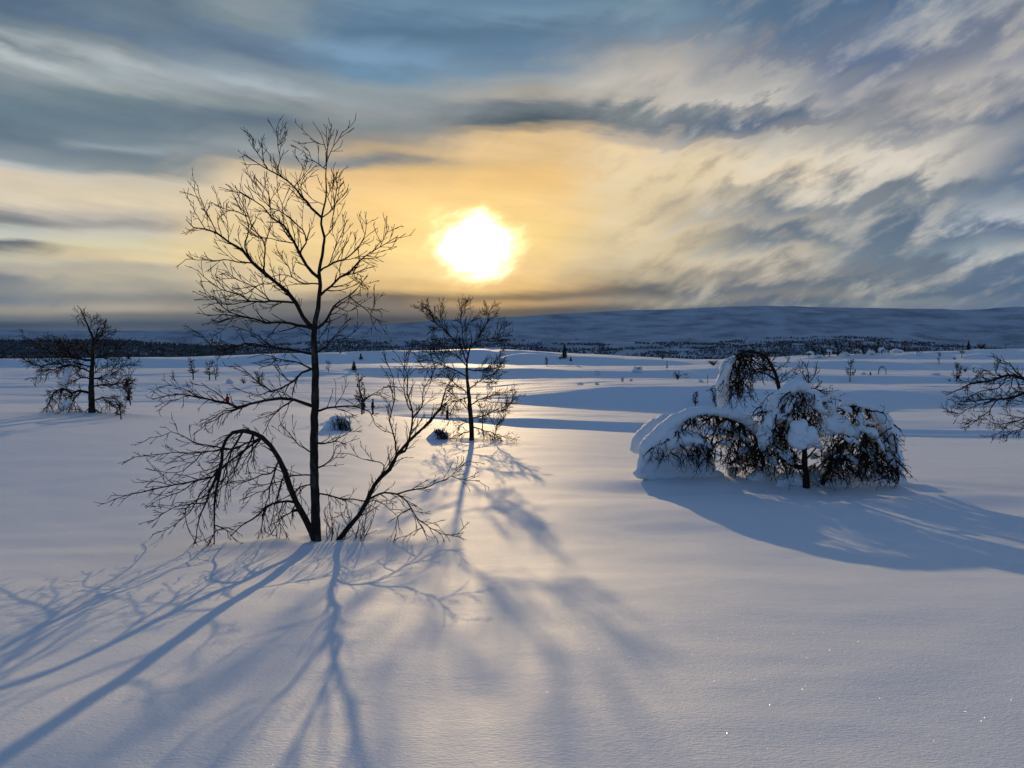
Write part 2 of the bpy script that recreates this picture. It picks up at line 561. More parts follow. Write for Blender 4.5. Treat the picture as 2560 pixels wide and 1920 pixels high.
def contour_z(px, d):
    idx = np.clip((px + 600) / 4.0, 0, 939.999)
    i0 = idx.astype(int)
    f = idx - i0
    D = FD[:, i0] * (1 - f) + FD[:, i0 + 1] * f
    Z = FZ[:, i0] * (1 - f) + FZ[:, i0 + 1] * f
    h = np.diff(D, axis=0)
    s = np.diff(Z, axis=0) / h
    m = np.zeros_like(D)
    w1 = 2 * h[1:] + h[:-1]
    w2 = h[1:] + 2 * h[:-1]
    same = s[:-1] * s[1:] > 0
    with np.errstate(divide='ignore', invalid='ignore'):
        hm = (w1 + w2) / (w1 / s[:-1] + w2 / s[1:])
    m[1:-1] = np.where(same, hm, 0)
    m[0] = s[0]
    m[-1] = 0
    k = np.clip((D <= d).sum(0) - 1, 0, D.shape[0] - 2)
    ar = np.arange(len(d))
    d0, d1 = D[k, ar], D[k + 1, ar]
    z0, z1 = Z[k, ar], Z[k + 1, ar]
    hh = d1 - d0
    t = np.clip((d - d0) / hh, 0, 1)
    return ((2 * t ** 3 - 3 * t ** 2 + 1) * z0 + (t ** 3 - 2 * t ** 2 + t) * hh * m[k, ar]
            + (-2 * t ** 3 + 3 * t ** 2) * z1 + (t ** 3 - t ** 2) * hh * m[k + 1, ar])


def sstep(x, a, b):
    t = np.clip((x - a) / (b - a), 0, 1)
    return t * t * (3 - 2 * t)


# hollows and drifts: x, y, radius x, radius y, height
DRIFTS = [(-2.55, 9.95, 0.30, 0.22, -0.07), (-2.3, 9.9, 0.9, 0.5, 0.05), (-2.05, 10.0, 0.22, 0.18, -0.05), (-1.6, 27.2, 0.5, 0.4, -0.1), (-3.3, 9.75, 0.7, 0.3, 0.04), (-3.0, 9.6, 0.35, 0.2, -0.04), (-6.5, 8.6, 1.6, 0.5, 0.012), (2.6, 11.4, 1.4, 0.4, 0.02), (-5.6, 9.4, 1.2, 0.3, 0.012), (8.2, 15.5, 1.0, 0.5, 0.12), (4.4, 15.0, 2.0, 0.35, 0.07),
          (6.0, 17.2, 3.2, 1.6, 0.16), (2.9, 15.4, 1.5, 1.0, -0.10), (6.3, 15.2, 2.6, 0.9, -0.13),
          (-2.6, 10.0, 1.1, 0.8, 0.05), (-1.5, 28.0, 1.6, 1.0, 0.10), (-19.3, 35.5, 3.0, 1.2, 0.20),
          (8.6, 14.6, 1.5, 0.8, 0.10), (1.6, 12.5, 2.2, 1.1, 0.05)]


def gz(X, Y):
    X = np.atleast_1d(np.asarray(X, float))
    Y = np.atleast_1d(np.asarray(Y, float))
    r = np.hypot(X, Y)
    az = np.arctan2(X, Y)
    lim = R(46)
    d = np.where(np.abs(az) < lim, Y, r * math.cos(lim))
    px = 1280 + 1920 * np.tan(np.clip(az, -lim, lim))
    wob = fbm(X / 34 + 5.5, Y / 30 + 2.5, 3) * 0.10 * sstep(d, 68, 88)
    zc = contour_z(px + 60 * fbm(X / 40 + 1.5, Y / 25, 2) * sstep(d, 66, 80), np.maximum(d * (1 + wob), 0))
    zp = -0.1185 * np.clip(Y, -7, 12)
    s = np.maximum(1 - sstep(d, 4.5, 10), sstep(np.abs(az), R(48), R(80)))
    z = zc * (1 - s) + zp * s
    # wind ripples and gentle swells
    fade = 1 - sstep(d, 200, 420)
    z = z + 0.035 * fbm(X / 2.6, Y / 2.0, 3) * (1 - 0.4 * sstep(d, 8, 30))
    z = z + 0.22 * fbm(X / 26 + 3.1, Y / 11.0 + 1.7, 3) * sstep(d, 22, 55) * fade
    z = z + 0.14 * fbm(X / 18 + 9.1, Y / 3.4 + 4.2, 4, 0.55) * sstep(d, 62, 85) * fade
    z = z + 0.02 * fbm(X / 5 + 2.1, Y / 1.1 + 8.2, 2) * sstep(d, 24, 40) * fade
    z = z + 0.42 * fbm(X / 48 + 4.4, Y / 36 + 6.1, 2) * sstep(d, 84, 105) * (1 - sstep(d, 190, 260))
    z = z + 2.5 * fbm(X / 160, Y / 160, 4) * sstep(d, 380, 900)
    z = z + 0.010 * np.maximum(0, fbm(X / 2.2 + 7.7, Y / 1.6 + 3.3, 2) - 0.08) * fbm(X / 0.45, Y / 0.13, 2) * (1 - sstep(d, 12, 18))
    for (cx, cy, rx, ry, h) in DRIFTS:
        q = ((X - cx) / rx) ** 2 + ((Y - cy) / ry) ** 2
        z = z + h * np.exp(-q)
    return z


def gzs(x, y):
    return float(gz(x, y)[0])


def ground_hit(px, py, dmin=3.0, dmax=420.0):
    d = np.exp(np.linspace(math.log(dmin), math.log(dmax), 1500))
    v = (960 - py) / 1920.0
    u = (px - 1280) / 1920.0
    k = d / (CP + v * SP)
    Z = CAM_Z + (v * CP - SP) * k
    g = gz(u * k, d)
    below = np.nonzero(Z <= g)[0]
    dd = float(d[below[0]]) if len(below) else None
    return dd


def build_ground():
    front = np.tan(np.linspace(math.atan(-0.86), math.atan(0.86), 470))
    azf = np.arctan(front)
    back = np.linspace(azf[-1], 2 * math.pi + azf[0], 70)[1:-1]
    az = np.concatenate([azf, back])
    d = [0.35]
    while d[-1] < 44:
        d.append(d[-1] * 1.014 + 0.014)
    while d[-1] < 70:
        d.append(d[-1] + 0.19)
    while d[-1] < 130:
        d.append(d[-1] + 0.5)
    while d[-1] < 300:
        d.append(d[-1] + 1.1)
    while d[-1] < 8000:
        d.append(d[-1] * 1.06)
    d = np.array(d)
    nA, nD = len(az), len(d)
    ca = np.cos(az)
    k = np.where(ca > math.cos(R(46)), 1 / np.maximum(ca, 0.3), 1 / math.cos(R(46)))
    rr = d[:, None] * k[None, :]
    X = rr * np.sin(az)[None, :]
    Y = rr * ca[None, :]
    Z = gz(X.ravel(), Y.ravel()).reshape(X.shape)
    V = np.stack([X, Y, Z], -1).reshape(-1, 3)
    V = np.vstack([V, [[0, 0, gzs(0, 0)]]])
    i = np.arange(nD - 1)[:, None] * nA
    j = np.arange(nA)[None, :]
    j2 = (j + 1) % nA
    F = np.stack([i + j, i + j2, i + nA + j2, i + nA + j], -1).reshape(-1, 4)[:, ::-1]
    faces = F.tolist()
    c = len(V) - 1
    faces += [(c, int(b), int(a)) for a, b in zip(range(nA), [(q + 1) % nA for q in range(nA)])]
    # orientation: up
    o = mesh_obj('snow_ground', V, faces, 'snow')
    nz = sum(p.normal.z for p in list(o.data.polygons)[:50])
    if nz < 0:
        o.data.flip_normals()
    tag(o, kind='structure')
    return o


build_ground()


# ------------------------------------------------------------------ far hills
def hill(name, crest, D, foot, zfoot, amp, seed, rows=70, cols=420, shape=1.2, back=900, mat='farsnow_cloudshade', ax=260.0):
    xs = np.linspace(crest[0][0], crest[-1][0], cols)
    ys = np.interp(xs, [c[0] for c in crest], [c[1] for c in crest])
    k = np.exp(-np.linspace(-2, 2, 25) ** 2)
    k /= k.sum()
    ys = np.convolve(np.pad(ys, 12, mode='edge'), k, mode='valid')
    V = []
    zc = np.array([zrow(y, D) for y in ys])
    footc = np.maximum(foot, D - np.maximum(zc - zfoot, 20) / 0.23)
    for r in range(rows + 12):
        if r <= rows:
            t = r / rows
            dd = footc + (D - footc) * t
            z = zfoot + (zc - zfoot) * (t ** shape)
            w = t * (1 - t) * 4 * 0.8 + 0.25 * t
        else:
            t = (r - rows) / 12
            dd = np.full_like(xs, D + back * t)
            z = zc + (zfoot - zc) * t ** 1.4
            w = 0.25 * (1 - t)
        X = (xs - 1280) / 1920.0 * dd / (CP - 0.0 * SP)
        nzv = fbm(X / ax + seed, dd / (ax * 0.7) + seed * 1.7, 6, 0.5) * amp * w
        V.append(np.stack([X, dd, z + nzv], -1))
    V = np.array(V)
    n = cols
    i = np.arange(V.shape[0] - 1)[:, None] * n
    j = np.arange(n - 1)[None, :]
    F = np.stack([i + j, i + j + 1, i + n + j + 1, i + n + j], -1).reshape(-1, 4)
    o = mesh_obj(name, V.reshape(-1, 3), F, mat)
    tag(o, kind='structure')
    return V


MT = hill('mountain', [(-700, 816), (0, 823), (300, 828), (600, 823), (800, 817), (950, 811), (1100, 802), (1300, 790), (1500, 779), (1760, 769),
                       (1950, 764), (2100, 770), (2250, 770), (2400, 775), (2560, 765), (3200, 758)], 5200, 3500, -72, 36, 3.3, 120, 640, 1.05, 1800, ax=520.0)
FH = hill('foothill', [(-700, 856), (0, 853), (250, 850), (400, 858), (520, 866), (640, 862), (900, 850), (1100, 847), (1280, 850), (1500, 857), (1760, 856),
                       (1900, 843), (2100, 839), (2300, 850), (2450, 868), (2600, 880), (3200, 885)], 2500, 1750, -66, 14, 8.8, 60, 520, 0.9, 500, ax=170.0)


def make_forest():
    rnd = random.Random(5)
    V, F = [], []

    def cone(p, h, w):
        b = len(V)
        k = 3
        a0 = rnd.random() * 6
        for i in range(k):
            a = a0 + i * 2 * math.pi / k
            q = w * rnd.uniform(0.7, 1.3)
            V.append((p[0] + q * math.cos(a), p[1] + q * math.sin(a), p[2] + h * rnd.uniform(0.0, 0.22)))
        for i in range(k):
            a = a0 + (i + .5) * 2 * math.pi / k
            q = w * rnd.uniform(0.45, 0.95)
            V.append((p[0] + q * math.cos(a), p[1] + q * math.sin(a), p[2] + h * rnd.uniform(0.5, 0.75)))
        V.append((p[0], p[1], p[2] + h))
        for i in range(k):
            j = (i + 1) % k
            F.append((b + i, b + j, b + k + i))
            F.append((b + j, b + k + j, b + k + i))
            F.append((b + k + i, b + k + j, b + 2 * k))
    for (H, n, thr, lo, hi, sc) in ((FH, 62000, 0.0, 0.02, 1.0, 1.25), (MT, 26000, 0.10, 0.02, 0.80, 1.3)):
        rows, cols = H.shape[0] - 12, H.shape[1]
        rg = np.random.default_rng(n)
        TT = lo + (hi - lo) * rg.random(n)
        rr_ = np.minimum((TT * rows).astype(int), rows - 1)
        cc_ = rg.integers(0, cols - 1, n)
        ff_ = rg.random(n)[:, None]
        PP = H[rr_, cc_] * (1 - ff_) + H[rr_, cc_ + 1] * ff_
        NV = fbm(PP[:, 0] / 150, PP[:, 2] / 13.0 + PP[:, 1] / 300, 5, 0.6)
        for t, p, nv in zip(TT.tolist(), PP.tolist(), NV.tolist()):
            if H is MT:
                nv += 0.75 * min(max((1350 - (1280 + 1920 * p[0] / p[1])) / 700, 0), 1) - t * 0.9  # wood thickened on the left slopes to stand in for cloud shade
            else:
                pxx = 1280 + 1920 * p[0] / p[1]
                nv += 0.20 - 0.7 * max(0, t - 0.62) + 0.7 * min(max((620 - pxx) / 300, 0), 1) + 0.25 * min(max((1300 - pxx) / 300, 0), 1) + 0.25 * max(0, 0.4 - t)
            if nv > thr and rnd.random() < min(1, (nv - thr) * 8 + 0.1):
                h = rnd.uniform(2.2, 5.6) * sc * (1.5 if (H is FH and p[0] / p[1] < -0.36) else 1.0)
                cone((p[0], p[1] + rnd.uniform(-5, 5), p[2] - 0.6), h, h * rnd.uniform(0.22, 0.42))
    o = mesh_obj('forest', V, F, 'forest', smooth=False)
    tag(o, 'dark birch and spruce wood covering the far hillside', 'forest', kind='stuff')


make_forest()


# ------------------------------------------------------------------ branches
class MB:
    def __init__(self):
        self.v, self.f = [], []

    def tube(self, pts, rad, sides=5, cap=True):
        n = len(pts)
        if n < 2:
            return
        base = len(self.v)
        t = (pts[1] - pts[0]).normalized()
        ref = Vector((0, 0, 1)) if abs(t.z) < 0.9 else Vector((1, 0, 0))
        nrm = t.cross(ref).normalized()
        cs = [(math.cos(2 * math.pi * k / sides), math.sin(2 * math.pi * k / sides)) for k in range(sides)]
        for i in range(n):
            if i == 0:
                t = pts[1] - pts[0]
            elif i == n - 1:
                t = pts[-1] - pts[-2]
            else:
                t = pts[i + 1] - pts[i - 1]
            if t.length < 1e-9:
                t = Vector((0, 0, 1))
            t = t.normalized()
            nrm = nrm - t * nrm.dot(t)
            nrm = nrm.normalized() if nrm.length > 1e-6 else t.orthogonal().normalized()
            bn = t.cross(nrm)
            r = rad[i]
            for c, s in cs:
                self.v.append(pts[i] + nrm * (c * r) + bn * (s * r))
        for i in range(n - 1):
            a = base + i * sides
            for k in range(sides):
                k2 = (k + 1) % sides
                self.f.append((a + k, a + k2, a + sides + k2, a + sides + k))
        if cap:
            self.v.append(pts[-1] + (pts[-1] - pts[-2]).normalized() * rad[-1])
            a = base + (n - 1) * sides
            for k in range(sides):
                self.f.append((a + k, a + (k + 1) % sides, len(self.v) - 1))

    def build(self, name, mat, parent=None, origin=None):
        if not self.v:
            return None
        return mesh_obj(name, self.v, self.f, mat, parent, True, origin)


def crom(pts, step):
    """Catmull-Rom resample of a list of Vectors"""
    if len(pts) == 2:
        pts = [pts[0], (pts[0] + pts[1]) / 2, pts[1]]
    P = [pts[0] * 2 - pts[1]] + list(pts) + [pts[-1] * 2 - pts[-2]]
    out = []
    for i in range(1, len(P) - 2):
        a, b, c, d = P[i - 1], P[i], P[i + 1], P[i + 2]
        n = max(1, int((c - b).length / step))
        for k in range(n):
            t = k / n
            out.append(0.5 * ((2 * b) + (c - a) * t + (2 * a - 5 * b + 4 * c - d) * t * t + (3 * b - a - 3 * c + d) * t ** 3))
    out.append(pts[-1].copy())
    return out


def rvec(rnd):
    while True:
        v = Vector((rnd.uniform(-1, 1), rnd.uniform(-1, 1), rnd.uniform(-1, 1)))
        if 0.05 < v.length < 1:
            return v.normalized()


def grow(mb, rnd, pts, rads, level, P):
    """twigs along a limb; P: dict(len, dens, up, crook, ratio, start, rmin)"""
    if level <= 0:
        return
    L = sum((pts[i + 1] - pts[i]).length for i in range(len(pts) - 1))
    acc = 0
    nxt = L * P.get('start', 0.15) + rnd.random() * P['gap']
    for i in range(len(pts) - 1):
        seg = pts[i + 1] - pts[i]
        sl = seg.length
        if sl < 1e-6:
            continue
        while acc + sl >= nxt:
            f = (nxt - acc) / sl
            p0 = pts[i] + seg * f
            r_par = rads[i] + (rads[i + 1] - rads[i]) * f
            t = seg / sl
            side = rvec(rnd)
            side = (side - t * side.dot(t))
            if P.get('flat'):
                side.y *= P['flat']
            side = side.normalized() if side.length > 1e-4 else t.orthogonal()
            ang = rnd.uniform(P.get('a0', 0.5), P.get('a1', 0.95))
            d = t * math.cos(ang) + side * math.sin(ang)
            pos = nxt / L
            ln = P['len'] * rnd.uniform(0.35, 1.0) * (1 - 0.45 * pos)
            r0 = max(min(r_par * P.get('ratio', 0.6), P.get('rmax', 1)), P['rmin'])
            n = max(3, min(9, int(ln / P['step'])))
            q = [p0]
            for k in range(n):
                d = d + rvec(rnd) * P['crook'] + Vector((0, 0, P['up']))
                d = d.normalized()
                q.append(q[-1] + d * (ln / n))
            rr = [max(r0 * (1 - 0.75 * k / n), P['rmin'] * 0.75) for k in range(n + 1)]
            for k in range(1, n):
                if rnd.random() < 0.35:
                    rr[k] *= rnd.uniform(1.1, 1.6)          # buds and knots
            mb.tube(q, rr, 3 if r0 < 0.012 else 4)
            if level > 1 and ln > P['step'] * 2:
                P2 = dict(P)
                P2['len'] = P['len'] * P.get('shrink', 0.5)
                P2['gap'] = P['gap'] * P.get('gshrink', 0.8)
                P2['start'] = 0.2
                P2['up'] = P.get('up2', P['up'])
                grow(mb, rnd, q, rr, level - 1, P2)
            nxt += P['gap'] * rnd.uniform(0.5, 1.5)
        acc += sl


class Tracer:
    """limbs followed in the photograph, given real depth"""

    def __init__(self, conv, depth, seed):
        self.conv, self.depth, self.rnd = conv, depth, random.Random(seed)
        self.known = []                # (px, py, depth)

    def limb(self, pts, w0, w1, g=None, snap=True, jit=1.0, scale=1.0, d0=None, step=None):
        """pts in crop pixels; w in crop pixels (diameter); g depth change per px length"""
        P2 = [self.conv(*p) for p in pts]
        dep = self.depth if d0 is None else d0
        if snap and self.known and d0 is None:
            bx = min(self.known, key=lambda k: (k[0] - P2[0][0]) ** 2 + (k[1] - P2[0][1]) ** 2)
            if (bx[0] - P2[0][0]) ** 2 + (bx[1] - P2[0][1]) ** 2 < 60 ** 2:
                dep = bx[2]
                if (bx[0] - P2[0][0]) ** 2 + (bx[1] - P2[0][1]) ** 2 < 22 ** 2:
                    P2[0] = (bx[0], bx[1])
        if g is None:
            g = self.rnd.uniform(-0.7, 0.7)
        mm = self.depth / 1920.0
        out, L = [], 0
        for i, p in enumerate(P2):
            if i:
                L += math.hypot(p[0] - P2[i - 1][0], p[1] - P2[i - 1][1])
            out.append(PX(p[0], p[1], dep + g * L * mm))
        tot = L * mm
        st = step or max(0.03, min(0.12, tot / 16))
        q = crom(out, st)
        s = 1.0 / self.scale_px
        r0, r1 = w0 * s * mm * 0.5 * scale, w1 * s * mm * 0.5 * scale
        n = len(q)
        rad = []
        for i in range(n):
            t = i / (n - 1)
            r = r1 + (r0 - r1) * (1 - t) ** 0.9
            rad.append(r * (1 + 0.22 * mnoise.noise(q[i] * 9.0)))
            if 0 < i < n - 1:
                q[i] = q[i] + mnoise.noise_vector(q[i] * (2.2 / max(0.3, tot)) + Vector((3, 1, 7))) * 0.016 * jit * tot \
                    + mnoise.noise_vector(q[i] * 7.0) * 0.022 * jit * (self.depth / 12.0) ** 0.5
        for v in q:
            # back to pixel for snapping of further limbs
            dv = v - Vector((0, 0, CAM_Z))
            fz = dv.y * CP - dv.z * SP
            uz = dv.y * SP + dv.z * CP
            self.known.append((1280 + 1920 * dv.x / fz, 960 - 1920 * uz / fz, v.y))
        return q, rad


def conv_z1(x, y):
    return 250 + x / 2.4578, 280 + y / 2.4578


def conv_z2(x, y):
    return 250 + x / 2.212, 800 + y / 2.212


def conv_z3(x, y):
    return x / 3.456, 730 + y / 3.456


def conv_z4(x, y):
    return 900 + x / 3.687, 740 + y / 3.687


def conv_z5(x, y):
    return 1540 + x / 2.9105, 840 + y / 2.9105


def conv_z6(x, y):
    return 2200 + x / 4.74, 800 + y / 4.74


def add_tree(root, T, groups, twigP, level, mat_branch='branch', width_boost=1.0, gmain=None):
    """each main limb becomes a branch part, its fine twigs a sub-part"""
    for gi, grp in enumerate(groups):
        mb, tw = MB(), MB()
        for li, item in enumerate(grp):
            pts, w = item[0], item[1]
            g = item[2] if len(item) > 2 else gmain
            q, r = T.limb(pts, w, max(1.6, w * 0.16), g)
            wb = width_boost if w < 20 else 1.0 + (width_boost - 1) * 0.25
            r = [max(x * wb, twigP['rmin']) for x in r]
            mb.tube(q, r, 7 if r[0] > 0.02 else 5)
            Pq = dict(twigP)
            if len(item) > 3:
                Pq.update(item[3])
            grow(tw, T.rnd, q, r, level, Pq)
        o = mb.build('branch', mat_branch, root)
        if tw.v:
            tw.build('twigs', 'twig', o)


# ---------------------------------------------- the big birch
def big_birch():
    d = 10.0
    bx, by = conv_z2(1196, 1242)
    p = PX(bx, by, d)
    base = Vector((p.x, p.y, gzs(p.x, p.y)))
    root = empty('birch_tree', base, 'tall bare birch with arching side stem, nearest of all trees', 'tree')
    T = Tracer(conv_z2, d, 11)
    T.scale_px = 2.212
    z1 = lambda L: [(((x / 2.4578 + 250) - 250) * 2.212, ((y / 2.4578 + 280) - 800) * 2.212) for x, y in L]
    s1 = 2.212 / 2.4578
    trunk = [(1200, 1275), (1196, 1200), (1190, 1000), (1180, 800), (1175, 600), (1176, 450), (1176, 250), (1172, 120)]
    trunk += z1([(1312, 1300), (1332, 1200), (1350, 1060), (1345, 980), (1368, 850), (1380, 760), (1360, 680), (1370, 600), (1390, 500),
                 (1386, 350), (1384, 240), (1350, 130), (1305, 60)])
    q, r = T.limb(trunk, 50, 2.5, 0.0, jit=0.5, step=0.06)
    n = len(q)
    L = [0]
    for i in range(1, n):
        L.append(L[-1] + (q[i] - q[i - 1]).length)
    prof = [(0, .078), (.15, .064), (1.2, .054), (2.5, .047), (2.75, .039), (3.3, .028), (3.9, .019), (4.4, .013), (5.0, .007), (5.6, .003)]
    r = [float(np.interp(l, [a for a, b in prof], [b for a, b in prof])) * (1 + 0.10 * mnoise.noise(v * 8)) for l, v in zip(L, q)]
    # flare at the snow
    mb = MB()
    mb.tube(q, r, 12)
    mb.build('trunk', 'trunk', root)
    up = dict(len=0.48, gap=0.085, up=0.07, crook=0.18, ratio=0.55, rmin=0.0046, rmax=0.0082, step=0.06, start=0.10, shrink=0.40, gshrink=1.15, flat=0.7, a0=0.35, a1=0.80)
    dn = dict(up, up=-0.06, len=0.42, gap=0.085, crook=0.22)
    mid = dict(up, up=0.03, len=0.40)
    G = []

    def g1(*items):
        out = []
        for it in items:
            out.append((z1(it[0]), it[1] * s1) + tuple(it[2:]))
        G.append(out)
    # upper left
    g1(([(1300, 1325), (1240, 1250), (1200, 1160), (1150, 1090), (1080, 1040), (1000, 980), (940, 930), (880, 860), (800, 800), (720, 740), (650, 715), (580, 705), (528, 660)], 31, 0.25),
       ([(1020, 960), (1005, 800), (930, 680), (900, 600), (840, 510), (790, 455)], 11),
       ([(960, 935), (890, 835), (910, 730), (890, 620), (860, 560), (830, 450)], 10),
       ([(900, 640), (820, 610), (750, 590), (680, 555)], 7),
       ([(800, 800), (780, 680), (740, 600), (720, 570)], 6),
       ([(700, 730), (660, 640), (630, 540), (600, 450)], 7),
       ([(650, 715), (600, 640), (555, 570)], 6),
       ([(940, 935), (850, 922), (760, 905), (700, 915), (600, 910), (528, 905)], 9))
    g1(([(1335, 1010), (1270, 940), (1230, 870), (1190, 800), (1130, 700), (1060, 650), (1000, 580), (930, 540), (860, 490)], 20, -0.3),
       ([(1240, 885), (1265, 800), (1245, 720), (1200, 680), (1150, 640), (1100, 610), (1050, 590), (1000, 540), (940, 480), (910, 455)], 10),
       ([(1130, 700), (1125, 620), (1110, 540), (1070, 460)], 6),
       ([(1050, 600), (1040, 520), (1000, 400)], 6),
       ([(1010, 560), (990, 480), (930, 410)], 5),
       ([(1200, 820), (1130, 800), (1050, 780), (980, 770), (920, 740)], 7))
    g1(([(1330, 1060), (1250, 1050), (1190, 1020), (1150, 950), (1100, 880)], 10, 0.5), ([(1190, 1020), (1120, 1000), (1060, 1010)], 6))
    g1(([(1305, 1335), (1210, 1310), (1120, 1290), (1020, 1290), (940, 1270), (860, 1255), (760, 1250), (660, 1252)], 18, -0.4),
       ([(920, 1265), (830, 1240), (740, 1180), (680, 1140), (605, 1100)], 8),
       ([(860, 1255), (800, 1270), (690, 1300)], 5))
    g1(([(1190, 1165), (1100, 1160), (1000, 1160), (920, 1160), (860, 1130), (780, 1100), (700, 1060), (640, 1010), (598, 970)], 14, 0.1),
       ([(1040, 1160), (960, 1080), (880, 1040), (800, 1000), (760, 970)], 7),
       ([(1080, 1045), (980, 1060), (900, 1110), (820, 1100), (720, 1010)], 7),
       ([(900, 1150), (840, 1180), (760, 1180), (680, 1130)], 6))
    g1(([(1355, 650), (1300, 590), (1240, 520), (1190, 460), (1140, 415), (1090, 380), (1030, 350), (960, 310), (920, 290), (888, 262)], 16, 0.2),
       ([(1108, 385), (1102, 250), (1095, 190), (1085, 100)], 6), ([(1095, 200), (1120, 180), (1142, 165)], 3),
       ([(1020, 345), (960, 240), (940, 180), (920, 130)], 6), ([(1190, 455), (1230, 410), (1250, 370), (1240, 320)], 6),
       ([(1225, 500), (1240, 450), (1258, 380)], 4))
    g1(([(1372, 640), (1420, 600), (1460, 540), (1480, 460), (1500, 430)], 8, 0.4), ([(1440, 575), (1452, 500), (1480, 370)], 5),
       ([(1420, 600), (1402, 520), (1425, 450), (1440, 400)], 5))
    g1(([(1382, 780), (1420, 720), (1430, 640), (1450, 560)], 7, -0.4))
    g1(([(1374, 570), (1320, 540), (1250, 480)], 5))
    g1(([(1380, 350), (1330, 310), (1290, 290), (1250, 265)], 6), ([(1310, 300), (1280, 240), (1255, 210)], 4))
    g1(([(1386, 340), (1410, 260), (1450, 190), (1495, 120)], 6), ([(1388, 240), (1405, 200), (1420, 155)], 4))
    g1(([(1375, 220), (1340, 195), (1290, 160)], 4))
    # upper right
    g1(([(1345, 1000), (1400, 950), (1440, 930), (1500, 910), (1550, 870), (1600, 800), (1630, 750), (1640, 660)], 12, 0.3),
       ([(1410, 945), (1440, 860), (1480, 760), (1520, 660)], 6), ([(1500, 910), (1580, 895), (1660, 880)], 5))
    g1(([(1372, 1130), (1420, 1070), (1470, 1020), (1540, 980), (1600, 920), (1660, 870), (1720, 830), (1780, 790), (1822, 768)], 15, -0.3),
       ([(1470, 1020), (1478, 920), (1490, 830)], 6), ([(1560, 965), (1570, 1010), (1610, 1060), (1650, 1090)], 6, None, dn),
       ([(1690, 850), (1740, 790), (1775, 700)], 5), ([(1480, 1000), (1560, 990), (1620, 1010)], 5))
    g1(([(1335, 1340), (1390, 1280), (1440, 1200), (1500, 1150), (1560, 1110), (1590, 1080), (1635, 1085)], 17, 0.4),
       ([(1530, 1140), (1600, 1190), (1660, 1240), (1700, 1270), (1738, 1315)], 8, None, dn),
       ([(1440, 1210), (1520, 1220), (1580, 1210)], 6), ([(1660, 1235), (1690, 1160)], 4), ([(1700, 1270), (1680, 1310)], 4))
    g1(([(1315, 1490), (1370, 1450), (1420, 1400), (1480, 1330), (1540, 1270)], 10, -0.2), ([(1360, 1450), (1345, 1400), (1400, 1330)], 6),
       ([(1420, 1400), (1500, 1390), (1570, 1340)], 5))
    add_tree(root, T, G, up, 2, width_boost=1.10)
    # lower limbs (second crop)
    G2 = []
    G2.append([([(1170, 195), (1060, 165), (950, 150), (870, 142), (800, 132), (740, 152), (660, 165), (620, 140), (560, 85), (485, 40)], 14, 0.2),
               ([(950, 150), (880, 100), (800, 60), (730, 30)], 6), ([(800, 132), (730, 140), (640, 120)], 5)])
    G2.append([([(1172, 290), (1120, 250), (1050, 230), (980, 210), (900, 190), (850, 200)], 9, -0.4), ([(980, 210), (940, 250), (880, 270)], 5)])
    G2.append([([(1165, 470), (1080, 440), (1000, 430), (920, 440), (840, 460), (760, 478), (700, 460), (600, 440), (500, 420), (400, 410), (290, 440)], 18, 0.3),
               ([(760, 478), (660, 520), (580, 570)], 8, None, dn), ([(700, 465), (640, 400), (560, 350)], 7), ([(600, 440), (500, 400), (420, 370), (330, 370)], 6),
               ([(840, 460), (740, 500), (640, 545), (560, 600), (510, 640)], 9, None, dn), ([(500, 420), (400, 450), (340, 485)], 5, None, dn)])
    G2.append([([(1165, 292), (1120, 300), (1080, 340), (1000, 380), (950, 400), (900, 370), (860, 340), (780, 260), (740, 240)], 12, -0.3),
               ([(950, 400), (880, 410), (800, 400)], 6), ([(1080, 340), (1040, 330), (990, 290), (960, 250)], 5)])
    G2.append([([(1060, 445), (980, 500), (940, 560), (900, 630)], 9, -0.2, dn)])
    # arching stem and its hanging branches
    G2.append([([(1172, 1245), (1140, 1120), (1090, 1020), (1060, 940), (1030, 850), (1000, 770), (960, 700), (910, 650), (860, 620), (810, 605), (750, 617),
                (712, 655), (692, 710), (685, 780), (668, 870), (650, 960), (640, 1040), (640, 1150), (632, 1240)], 37, -0.10, dn)])
    G2.append([([(690, 730), (660, 800), (620, 860), (540, 885), (480, 900), (400, 910), (320, 930), (240, 950), (130, 970), (50, 1005)], 11, 0.15, dn),
               ([(400, 910), (320, 895), (240, 890)], 4), ([(540, 885), (470, 930), (420, 960), (330, 990), (250, 1040)], 7, None, dn)])
    G2.append([([(682, 790), (640, 880), (600, 960), (570, 1040), (545, 1130), (530, 1228)], 14, -0.1, dn),
               ([(600, 960), (520, 1010), (470, 1050), (470, 1110), (500, 1170), (525, 1235)], 7, -0.1, dn),
               ([(575, 1010), (470, 1020), (400, 1040), (330, 1080), (270, 1125)], 7, None, dn)])
    G2.append([([(905, 655), (800, 680), (720, 710), (640, 700), (560, 690), (480, 650), (400, 620), (340, 640), (275, 650)], 11, 0.3, mid),
               ([(720, 710), (640, 722), (560, 732), (480, 742), (400, 735), (300, 745), (200, 750), (120, 800)], 8, 0.1, mid),
               ([(560, 735), (500, 800), (420, 840), (300, 830)], 6, None, dn)])
    G2.append([([(880, 670), (780, 740), (700, 800), (640, 850), (560, 960), (500, 1060), (420, 1130), (290, 1185)], 12, 0.25, dn),
               ([(700, 800), (690, 880), (660, 960), (650, 1040)], 7, None, dn)])
    G2.append([([(1000, 775), (960, 830), (880, 860), (800, 890), (720, 900), (640, 950)], 9, 0.4, dn)])
    G2.append([([(985, 820), (950, 900), (930, 980), (900, 1080), (890, 1185)], 9, -0.2, dn), ([(940, 940), (860, 960), (790, 1000)], 5, None, dn)])
